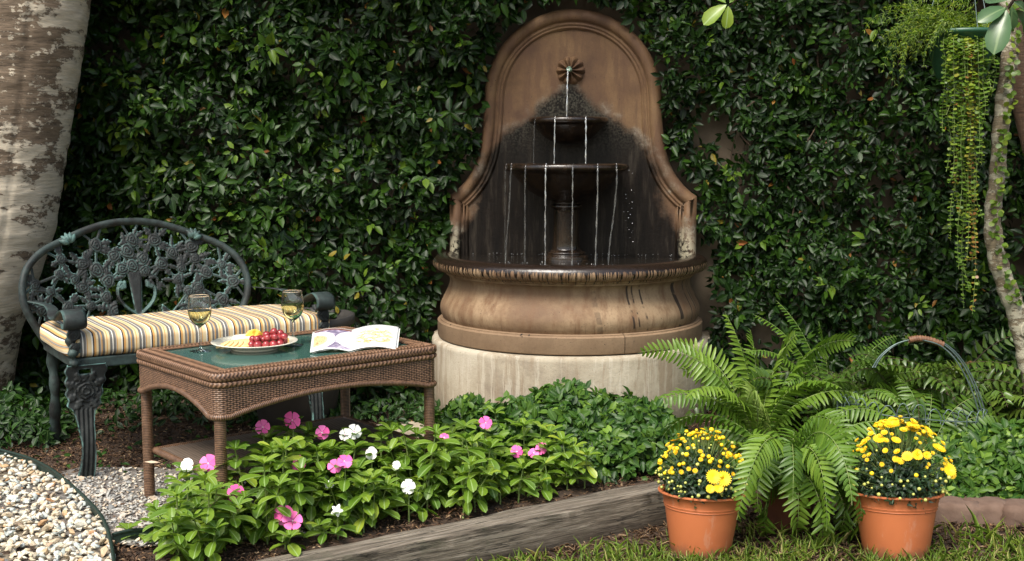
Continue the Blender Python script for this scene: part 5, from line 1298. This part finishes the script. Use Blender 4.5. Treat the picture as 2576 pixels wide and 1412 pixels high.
# ---------------- low jasmine hedges ----------------
def mound(name, label, cx, cy, rx, ry, h, n, size, tint, rz, singles=250, base=0.0, front=0.0, cat='shrub'):
    t = thing(name, label, cat, (cx, cy, base)); a = rng.uniform(-1, 1, n); b = rng.uniform(-1, 1, n)
    prof = np.clip(1 - np.abs(b) ** 3, 0, 1) ** .5 * np.clip(1 - np.abs(a) ** 6, 0, 1) ** .5
    top = h * prof * (1 + .22 * fbm(a * rx, b * ry, 14, 41)); z = top * (1 - .75 * rng.random(n) ** 1.7)
    if front: z = np.where(rng.random(n) < .0, z, z)
    c, s = math.cos(rz), math.sin(rz); X = cx + a * rx * c - b * ry * s; Y = cy + a * rx * s + b * ry * c
    A = nrm(np.stack([a * .5, b * .8 - .45, .8 + 0 * a], -1) + rng.normal(size=(n, 3)) * .35)
    P, Dv, N = clusters(np.stack([X, Y, base + z], -1), A, 5, .014, (50, 100), .15, .025)
    sz = np.repeat(rng.uniform(.75, 1.2, n), 5) * rng.uniform(.7, 1.15, n * 5) * size
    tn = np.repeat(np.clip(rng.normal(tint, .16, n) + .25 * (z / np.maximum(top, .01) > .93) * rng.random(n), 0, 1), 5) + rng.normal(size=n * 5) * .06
    foliage(t, P, Dv, N, sz, sz * rng.uniform(.48, .66, n * 5), np.clip(tn, 0, .93), M['ground_jasmine'], L_JAS, singles, rank=np.repeat(z / h - b * .8, 5) + rng.random(n * 5) * .2)
    mb = MB()
    for i in range(60):
        k = rng.integers(n); q = Vector((X[k] - cx, Y[k] - cy, z[k])); mb.tube([(q.x * .8, q.y * .8 + .02, -.01), (q.x * .92, q.y * .95, q.z * .5), q], .0015, 4)
    o = mb.build('stems', M['paleb'], t); o['kind'] = 'stuff'; return t
c1 = G(1395, 1150, 0)
mound('jasmine_ground_cover', 'mound of glossy green jasmine in front of the pale plinth', c1[0], c1[1] + .02, .43, .27,   .205, 1500, .038, .40, .30, 300)
c1 = G(1590, 1165, 0); mound('jasmine_ground_cover', 'low green jasmine mound right of centre, behind the timber end', c1[0], c1[1], .20, .22, .17, 560, .036, .45, .2, 150)
mound('jasmine_ground_cover', 'trailing jasmine bank at the right hanging over the pinkish stones', 1.72, 4.00, .38, .25, .19, 1700, .038, .52, -.05, 300, -.09)
mound('jasmine_ground_cover', 'green jasmine behind the right pot below the wire basket', 1.22, 4.05, .30, .15, .09, 500, .036, .45, 0, 100, -.02)
mound('jasmine_ground_cover', 'straggling jasmine on the soil under the bench, leaf colour darkened for shade', -1.35, 4.80, .75, .24, .10, 420, .034, .03, .3, 150)  # low leaf tint paints in the shade under the bench
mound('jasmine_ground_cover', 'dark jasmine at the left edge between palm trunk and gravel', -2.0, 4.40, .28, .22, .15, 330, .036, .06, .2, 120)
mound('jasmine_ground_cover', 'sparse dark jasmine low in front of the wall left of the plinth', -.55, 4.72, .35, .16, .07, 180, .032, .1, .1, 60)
x, y = scatter(-1.9, -.2, 3.9, 4.7, 260, lambda x, y: ~ing(x, y)); n = len(x)
foliage(None, np.stack([x, y, np.full(n, .012)], -1), rng.normal(size=(n, 3)) * np.array([1, 1, .3]), np.array([0, -.3, 1]) + rng.normal(size=(n, 3)) * .4, .028, .015, rng.uniform(0, .6, n), M['ground_jasmine'], L_JAS, 0, mass='ground_cover_sprigs')
# ---------------- periwinkles ----------------
PET = {}
def flower5(parent, loc, nrm_, R, mat, star=False, key='p'):
    cm = PET.get(('c', mat.name))
    if cm is None:
        b = MB().tube([(0, 0, -.018), (0, 0, -.006), (0, 0, .0005)], [.0012, .0014, .0026], 8); o = b.build('tmp', M['stem'] if False else (M['white_petal'] if mat is M['pink_petal'] else M['pink_petal'])); cm = o.data; cm.name = 'flower'; bpy.data.objects.remove(o); PET[('c', mat.name)] = cm
    f = bpy.data.objects.new('flower', cm); link(f, parent); f.location = loc; f.rotation_euler = Vector(nrm_).to_track_quat('Z', 'Y').to_euler()
    if ('m', mat.name, star) not in PET:
        st = [(.25, .30), (.6, .85), (.85, .98), (.96, .62)] if not star else [(.2, .3), (.5, .62), (.8, .4)]
        lf = Leaf(st, .05, .08); PET[('m', mat.name, star)] = lf.mesh('petal', mat)
    pm = PET[('m', mat.name, star)]; a0_ = random.uniform(0, 6.28)
    for k in range(5):
        o = bpy.data.objects.new('petal', pm); link(o, f); a = a0_ + 2 * PI * k / 5
        o.location = (0, 0, .0006 * k * .3); o.rotation_euler = (random.gauss(.10, .06), random.gauss(-.06, .10), a); s = R * random.uniform(.93, 1.07); o.scale = (s, s * .98, s)
nplants = [0]
def timber_off(x, y): return (Vector((x, y, 0)) - tA).dot(TNRM)
def vinca(x, y, h, flowers=(), label='', nwh=None, tilt=(0, 0)):
    t = thing('periwinkle', label, 'flower plant', (x, y, 0), 0, 'periwinkle plants in the bed')
    st = MB(); top = Vector((tilt[0], tilt[1], h)); P_ = catmull([(0, 0, -.01), (tilt[0] * .3, tilt[1] * .3, h * .5), top], 4); st.tube(P_, [.0035 - .0018 * i / (len(P_) - 1) for i in range(len(P_))], 6)
    C, Dd, N, S, W, T = [], [], [], [], [], []
    tips = [(top, 1.0)]
    nb = 2 if h > .13 else 1
    for k in range(nb):
        a = random.uniform(0, 6.28); r = random.uniform(.05, .085); tp = Vector((tilt[0] + r * math.cos(a), tilt[1] + r * math.sin(a), h * random.uniform(.55, .85))); tips.append((tp, .85))
        st.tube([(tilt[0] * .3, tilt[1] * .3, h * .25), (tp.x * .6, tp.y * .6, tp.z * .6), tp], [.0028, .0022, .0016], 5)
    for tp, sc in tips:
        lv = max(2, int(tp.z / .034)); root = Vector((tp.x * .35, tp.y * .35, tp.z * .1))
        for q in range(lv):
            f = 1 - q / lv; c = root.lerp(tp, f); a0_ = q * 1.35 + random.random(); nL = 4 if q == 0 else 3 if q < 3 else 2
            for m in range(nL + (1 if q < 2 else 0)):
                a = a0_ + 2 * PI * m / (nL + (1 if q < 2 else 0)) + random.gauss(0, .2); ele = (.6 if q == 0 else .22 - .17 * min(q, 4)) + random.gauss(0, .16)
                C.append((c.x + x, c.y + y, c.z)); Dd.append((math.cos(a) * math.cos(ele), math.sin(a) * math.cos(ele), math.sin(ele))); N.append((-math.cos(a) * math.sin(ele) * 1.0 + random.gauss(0, .12), -math.sin(a) * math.sin(ele) - .12 + random.gauss(0, .12), 1.0))
                l = random.uniform(.054, .077) * sc * (.72 if q == 0 else 1.0 if q < 4 else .85); S.append(l); W.append(l * random.uniform(.42, .52)); T.append(min(max(random.gauss(.55, .16) + (.3 if random.random() < .06 else 0), 0), 1))
    st.build('stem', M['stem'], t)
    foliage(t, C, Dd, N, S, W, T, M['vinca'], L_VIN, len(C))
    for k, (colr, dz, sc, star) in enumerate(flowers):
        off = Vector((0, 0, 0)) if k == 0 else Vector((random.choice((-1, 1)) * .026, -.012, -.012))
        nn = (random.uniform(-.3, .3), -1, random.uniform(.25, .9)); flower5(t, tuple(top + Vector((0, -.012, .022 + dz)) + off), nn, .0235 * sc, M['pink_petal'] if colr == 'p' else M['white_petal'], star)
    nplants[0] += 1; return t
FL = [('p', 737, 1055, 1.12, 3.46, 'tallest pink flowered periwinkle in the middle of the row by the table'), ('p', 663, 1072, .98, 3.40, 'pink flowered periwinkle left of the tallest one'), ('p', 812, 1086, .95, 3.50, 'pink flowered periwinkle right of the tallest one'), ('p', 527, 1163, 1.08, 3.27, 'pink flowered periwinkle by the lower shelf, next to a white one'), ('p', 752, 1163, 1.0, 3.27, 'periwinkle with a round pink bloom in the middle of its foliage'), ('p', 868, 1158, .95, 3.30, 'periwinkle with two pink blooms side by side'), ('p', 595, 1237, 1.05, 3.20, 'periwinkle with one pink pinwheel bloom low at the front left'), ('p', 716, 1293, 1.25, 3.155, 'front periwinkle with a big cluster of pink blooms near the timber'), ('p', 1222, 1062, .95, 3.80, 'pink flowered periwinkle in front of the pale plinth'), ('p', 1300, 1133, .85, 3.74, 'periwinkle with a small pink bloom near the jasmine mound'), ('p', 1362, 1126, .85, 3.76, 'periwinkle at the right end with a pair of pink blooms'), ('p', 1118, 1098, .62, 3.66, 'periwinkle with one small half open pink bloom'),
      ('w', 473, 1167, .90, 3.28, 'white flowered periwinkle at the left by the table shelf'), ('w', 892, 1083, 1.0, 3.55, 'white flowered periwinkle at the back over the shelf'), ('w', 935, 1138, .85, 3.48, 'white flowered periwinkle with a drooping bloom'), ('w', 998, 1167, .55, 3.45, 'periwinkle with one tiny white bloom'), ('w', 830, 1217, .55, 3.30, 'periwinkle with a small half open white bloom'), ('w', 849, 1281, .80, 3.22, 'periwinkle with one white star shaped bloom'), ('w', 1028, 1222, .95, 3.40, 'periwinkle with one flat white bloom near the timber')]
for c, u, v, sc, Y, lab in FL:
    p = D(u, v, Y); h = max(p.z - .022, .03); extra = [(c, 0, sc, 'star' in lab)]
    if 'two pink' in lab or 'pair' in lab or 'big cluster' in lab: extra.append((c, 0, sc * .9, False))
    if 'at the back' in lab: extra.append((c, .004, sc * .8, False))
    if timber_off(p.x, Y) < .03: Y = Y + .05
    vinca(p.x, Y, h, extra, lab)
cu_ = [(380, 1340), (430, 1190), (480, 1150), (560, 1130), (620, 1100), (700, 1050), (780, 1060), (850, 1085), (960, 1070), (1050, 1050), (1100, 1075), (1180, 1045), (1250, 1020), (1330, 1060), (1400, 1070), (1460, 1110), (1500, 1150)]
def leafy_label(x, y):
    best = min(((math.dist((x, y), (D(u, v, Y).x, Y)), lab) for c, u, v, sc, Y, lab in FL), key=lambda q: q[0])
    u = 1288 + FPX * x / y; off = timber_off(x, y)
    row = 'close to the timber' if off < .15 else 'in mid bed' if off < .32 else 'at the back of the bed'
    where = 'left end' if u < 560 else 'left half' if u < 760 else 'centre' if u < 960 else 'right of centre' if u < 1150 else 'right half' if u < 1320 else 'right end'
    return 'leafy bloomless periwinkle %s, %s of the row' % (row, where)
got = []; plain = []; tries = 0
while len(got) < 92 and tries < 9000:
    tries += 1; s = random.uniform(-.15, 1.62); off = random.uniform(.045, .50)
    q = tA - TDIR * s + TNRM * off; x, y = q.x, q.y
    u = 1288 + FPX * x / y
    if u < 395 or u > 1490: continue
    if min((math.dist((x, y), g) for g in got), default=1) < .052: continue
    if u < 650 and off > .34: continue
    vt = np.interp(u, [a for a, b in cu_], [b for a, b in cu_]) + 14
    for _c, fu, fv, *_r in FL:
        if abs(u - fu) < 50 and y < _r[1] + .06: vt = max(vt, fv + 46 if fv < 1200 else fv + 400)
    zmax = CAM_H - (vt - 385) * y / FPX; h = min(zmax, .29) * random.uniform(.82, 1.0) - .008
    if h < .035: continue
    got.append((x, y))
    side = 'by the timber' if off < .17 else 'mid bed' if off < .33 else 'at the back of the bed'
    plain.append((off, u, vinca(x, y, h, (), '', tilt=(random.uniform(-.03, .03), random.uniform(-.03, .01)))))
ORD = 'first second third fourth fifth sixth seventh eighth ninth tenth eleventh twelfth thirteenth fourteenth fifteenth sixteenth seventeenth eighteenth nineteenth twentieth twenty-first twenty-second twenty-third twenty-fourth twenty-fifth twenty-sixth twenty-seventh twenty-eighth twenty-ninth thirtieth thirty-first thirty-second thirty-third thirty-fourth thirty-fifth thirty-sixth thirty-seventh thirty-eighth thirty-ninth fortieth'.split()
for lo, hi, where in ((0, .14, 'in the row against the timber'), (.14, .25, 'in the second row back'), (.25, .37, 'in the third row back'), (.37, 9, 'in the back row')):
    row = sorted((q for q in plain if lo <= q[0] < hi), key=lambda q: q[1])
    for k, q in enumerate(row): q[2]['label'] = 'leafy periwinkle without blooms, %s from the left %s' % (ORD[min(k, 39)], where)
pw_ = G(420, 1375, 0)
for dx, dy, h in ((0, .0, .05), (.07, .02, .07), (.14, -.02, .05), (.2, .03, .08), (-.04, .04, .04)): vinca(pw_[0] + dx, pw_[1] + dy + .02, h, (('w', 0, .35, False),) if dx == 0 else (), {.07: 'small periwinkle just right of the tiny white flower at the bed tip', .14: 'small low periwinkle at the front of the bed tip', .2: 'small periwinkle behind the front left of the bed', -.04: 'leftmost small sprawling periwinkle at the tip of the bed'}[dx] if dx else 'low sprawling periwinkle at the left end of the bed with one tiny white flower')
# small twig on the table leg
tg = mesh('wood_chip', [(-.022, 0, 0), (.0, .004, .003), (.028, 0, -.002), (0, -.005, -.003)], [(0, 1, 2, 3)], simple('pale_wood', (.55, .42, .3), .8), None, False)
tg.modifiers.new('s', 'SOLIDIFY').thickness = .002; q = D(381, 1163, 3.60); tg.location = q; tag(tg, 'pale wood splinter sticking out at the left table leg', 'splinter')
# ---------------- wire basket ----------------
wb = D(2310, 1040, 4.22); wk = thing('wire_basket', 'grey green wire garden basket with arched handle and brown grip', 'basket', (wb.x, 4.22, wb.z))
W = lambda u, v, dy=0.0: D(u, v, 4.22 + dy) - Vector(wk.location)
hp = [(2195, 925), (2215, 895), (2250, 868), (2290, 855), (2330, 853), (2372, 866), (2410, 900), (2440, 950), (2460, 1000), (2472, 1045), (2476, 1075)]
for k, (o, dv) in enumerate(((-8, 3), (0, 0), (7, -2))):
    MB().tube(catmull([W(u + o * (.3 + .7 * abs(i - 4) / 5), v + dv * (i > 4) , .02 * (k - 1)) for i, (u, v) in enumerate(hp)] if k else [W(u + o, v + dv, -.02) for u, v in hp[4:]] , 6), .0027, 8).build('handle', M['wire'], wk)
gp2 = catmull([W(2286, 856), W(2310, 852), W(2340, 856), W(2373, 868)], 12); mb = MB().tube(gp2, [.0115 + .0022 * math.sin(i * 2.4) for i in range(len(gp2))], 14); mb.build('grip', M['rattan'], wk)
rimc = W(2295, 1042); ra_, rb_ = .270, .10; RM = []
for k in range(60):
    a = 2 * PI * k / 60; RM.append(rimc + Vector((ra_ * math.cos(a), rb_ * math.sin(a), -.024 * math.cos(a) + .004)))
MB().tube(RM, .0022, 6, True).build('rim', M['wire'], wk)
MB().tube([Vector((rimc.x + (p.x - rimc.x) * .8, rimc.y + (p.y - rimc.y) * .8, p.z - .10)) for p in RM], .0022, 6, True).build('base_ring', M['wire'], wk)
for k in range(30):
    a = 2 * PI * (k + .3) / 30; c = rimc + Vector((ra_ * math.cos(a), rb_ * math.sin(a), -.024 * math.cos(a) - .01)); tg_ = Vector((-ra_ * math.sin(a), rb_ * math.cos(a), .0)).normalized(); hgt = random.uniform(.048, .066); wdt = random.uniform(.020, .028)
    P_ = [c + tg_ * wdt * math.cos(t) * (1 if t < PI / 2 else 1) + Vector((random.gauss(0, .002), 0, max(math.sin(t), 0) * hgt if True else 0)) for t in np.linspace(-.25, PI + .25, 13)]
    MB().tube(P_, .0019, 6).build('loop', M['wire'], wk)
# ---------------- hanging basket ----------------
HY = 4.25; hc = D(2422, 86, HY)
hb = thing('hanging_basket', 'dark green hanging pot overflowing with plants near the top right', 'hanging pot', (hc.x, HY, hc.z - .16))
MB().lathe([(0, 0), (.075, 0), (.085, .01), (.128, .140), (.140, .150), (.150, .156), (.150, .168), (.138, .168), (.125, .145), (0, .140)], 60).build('pot_body', M['greenpot'], hb)
hook = Vector((0.0, .02, .62)); 
for a in (.5, 2.6, 4.7): MB().tube([(.14 * math.cos(a), .14 * math.sin(a), .16), hook], .0016, 5).build('hanger_wire', M['wire'], hb)
MB().tube([hook, LIMB_END - Vector(hb.location)], .0025, 6).build('hook_wire', M['wire'], hb)
ap = thing('asparagus_fern', 'feathery lime green plant spilling over the left of the hanging pot', 'plant', (hc.x - .03, HY, hc.z + .0))
mb = MB(); C, Dd, N, LL = [], [], [], []
for i in range(150):
    a = random.gauss(PI, .75) if random.random() < .72 else random.uniform(0, 2 * PI); ln = random.uniform(.10, .30) if abs(a - PI) < 1 else random.uniform(.08, .18); el = random.uniform(.2, 1.45); p = Vector((random.uniform(-.09, .09), random.uniform(-.08, .05), .0)); P_ = []; dd = Vector((math.cos(a), math.sin(a) * .7 - .15, 0)).normalized()
    for k in range(13):
        P_.append(p.copy()); p = p + (dd * math.cos(el) + Vector((0, 0, math.sin(el)))) * ln / 12; el -= random.uniform(.10, .26)
    mb.tube(P_, .0010, 4)
    for k in range(1, 13):
        q = P_[k] + Vector(ap.location); d_ = (P_[k] - P_[k - 1]).normalized()
        if abs(q.x - hc.x) < .14 and q.z < hc.z - .004 and q.y > HY - .13: continue
        for m_ in range(5):
            C.append(q); v = Vector([random.gauss(0, 1) for _ in range(3)]); v = (v - d_ * v.dot(d_)).normalized() * .9 + d_ * .6; Dd.append(v); N.append((random.gauss(0, .5), -.6, .8)); LL.append(random.uniform(.014, .030) * (1.1 - .04 * k))
n = len(C); foliage(ap, C, Dd, N, LL, np.array(LL) * rng.uniform(.14, .24, n), np.clip(rng.normal(.5, .2, n), 0, .92), M['lime'], L_THIN, 200, rank=-np.array([q[1] for q in C]))
o = mb.build('stems', M['lime'], ap); o['kind'] = 'stuff'
cj = thing('creeping_jenny', 'long trailing strings of small round lime leaves hanging from the pot', 'plant', (hc.x + .02, HY - .05, hc.z))
C, Dd, N, T, S = [], [], [], [], []; mb = MB()
strands = [(2383, 420, .7), (2379, 330, .5), (2392, 500, .6), (2405, 620, .5), (2412, 700, .35), (2420, 745, .35), (2428, 780, .4), (2436, 640, .75), (2444, 560, .8), (2450, 500, .8), (2456, 560, .45), (2462, 420, .5), (2470, 360, .4), (2478, 300, .5), (2488, 250, .5), (2396, 260, .6), (2408, 330, .7), (2440, 330, .5), (2425, 420, .6), (2432, 500, .3), (2384, 250, .6), (2416, 560, .9), (2446, 420, .9), (2500, 220, .4), (2458, 300, .6), (2400, 300, .5), (2424, 260, .5), (2390, 210, .5), (2470, 240, .4), (2448, 700, .95), (2440, 760, .95)]
for (u, ve, tt) in strands:
    dy = random.uniform(-.17, -.09); u0 = u + random.uniform(-6, 6); a = D(u0, 80, HY + dy * .6); b = D(u0 + random.uniform(-4, 4), 115, HY + dy); e = D(u + random.uniform(-3, 6), ve, HY + dy)
    wv_ = [b.lerp(e, q / 5) + Vector((random.gauss(0, .008), random.gauss(0, .01), 0)) for q in range(1, 5)]; P_ = catmull([a, b] + wv_ + [e + Vector((random.gauss(0, .012), 0, random.uniform(-.05, .06)))], 5); tt += random.gauss(0, .08); gap_ = random.uniform(0, .25); spc = random.uniform(.0115, .019); L_ = sum((P_[i + 1] - P_[i]).length for i in range(len(P_) - 1))
    mb.tube([p - Vector(cj.location) for p in P_], .0009, 4); ns = int(L_ / spc)
    for k in range(ns):
        f = k / ns * (len(P_) - 1); i = int(f); q = P_[i].lerp(P_[min(i + 1, len(P_) - 1)], f - i); sd = 1 if k % 2 else -1
        if math.sin(k * .21 + u) > 1.25 - gap_ * 1.6: continue
        tw = math.sin(k * .55 + u) * .9
        for s2 in (-1, 1):
            C.append(q); Dd.append((s2 * math.cos(tw), s2 * math.sin(tw) + random.gauss(0, .35), random.gauss(.0, .3))); N.append((random.gauss(0, .3), -.55, .75)); T.append(min(max(tt + random.gauss(0, .14), 0), 1)); S.append(random.uniform(.010, .021) * (1 - .35 * f / len(P_)))
foliage(cj, C, Dd, N, np.array(S), np.array(S) * 1.0, T, M['jenny'], L_RND, 290, rank=-np.array([c[2] for c in C]) * 0 + rng.random(len(C)) + np.array(S) * 60)
o = mb.build('trailing_stems', M['stem'], cj); o['kind'] = 'stuff'
# ---------------- magnolia twig top right, twig top centre ----------------
def twig(name, label, pts, Y, leaves, r=.004, cat='branch', tint=.6, mat='magnolia'):
    P_ = [D(u, v, Y + .02 * i) for i, (u, v) in enumerate(pts)]; t = thing(name, label, cat, tuple(P_[0])); o0 = Vector(P_[0])
    MB().tube(catmull([p - o0 for p in P_], 6), r, 8).build('twig', M['paleb'], t)
    C, Dd, N, S, W, T = [], [], [], [], [], []
    for (u, v, u2, v2, wd, dy, ny) in leaves:
        a = D(u, v, Y); b = D(u2, v2, Y + dy); d = b - a; C.append(a); Dd.append(d); N.append((ny, -1, .45)); S.append(d.length); W.append(d.length * wd); T.append(tint + random.uniform(-.25, .25))
    foliage(t, C, Dd, N, S, W, T, M[mat], L_VIN, len(C)); return t
twig('magnolia_branch', 'big glossy magnolia leaves hanging into the top right corner', [(2760, -260), (2640, -120), (2565, -20), (2535, 22)], 2.9,
     [(2530, 20, 2470, 42, .52, -.03, -.3), (2540, 0, 2478, -8, .55, .02, -.1), (2532, 25, 2500, 118, .50, -.05, -.5), (2545, 15, 2550, 76, .60, .0, .3), (2550, 5, 2592, 24, .5, .02, .4), (2548, 30, 2600, 70, .5, .06, .5), (2525, -30, 2480, -70, .55, 0, 0), (2575, -40, 2630, -10, .5, 0, 0), (2560, 0, 2530, -60, .55, .0, .2), (2535, 18, 2494, 66, .5, .06, -.2)], .004)
twig('leafy_twig', 'three broad green leaves hanging in at the top centre', [(1990, -190), (1900, -60), (1862, -10), (1832, 18)], 4.2,
     [(1828, 12, 1770, 52, .55, -.02, -.3), (1832, 15, 1830, 68, .58, -.02, .2), (1826, 8, 1795, -20, .55, 0, 0), (1835, 8, 1858, -30, .5, .02, .3), (1850, 0, 1800, -50, .5, .03, 0), (1870, -20, 1910, -60, .5, 0, 0)], .002, tint=.8, mat='vinca')
# unseen leaf crowns above the frame, put in to shade wall, vine and fountain
def canopy(name, label, cx, cy, cz, rx, ry, rz_, n, parent=None):
    t = thing(name, label, 'tree', (cx, cy, 0)); a = rng.normal(size=(n, 3)); a = nrm(a) * (rng.random((n, 1)) ** .4)
    keep = fbm(a[:, 0] * 2, a[:, 1] * 2, 3, 55) > -.35; a = a[keep]; C = a * np.array([rx, ry, rz_]) + np.array([cx, cy, cz])
    P_, Dv, N = clusters(C, nrm(a + np.array([0, 0, .5])), 5, .03, (50, 110), .4); m = len(P_)
    foliage(t, P_, Dv, N, rng.uniform(.06, .10, m), rng.uniform(.03, .05, m), rng.uniform(.2, .8, m), M['jasmine'], L_JAS, 0, mass='crown')
    return t

canopy('shade_crown', 'unseen leafy crown above the picture, put in to shade the wall and fountain', -.1, 4.85, 2.75, 1.5, .9, .5, 950)
canopy('shade_crown', 'unseen leafy crown above the picture at the right, put in for its shade', 2.1, 4.7, 2.8, 1.5, .95, .5, 950)
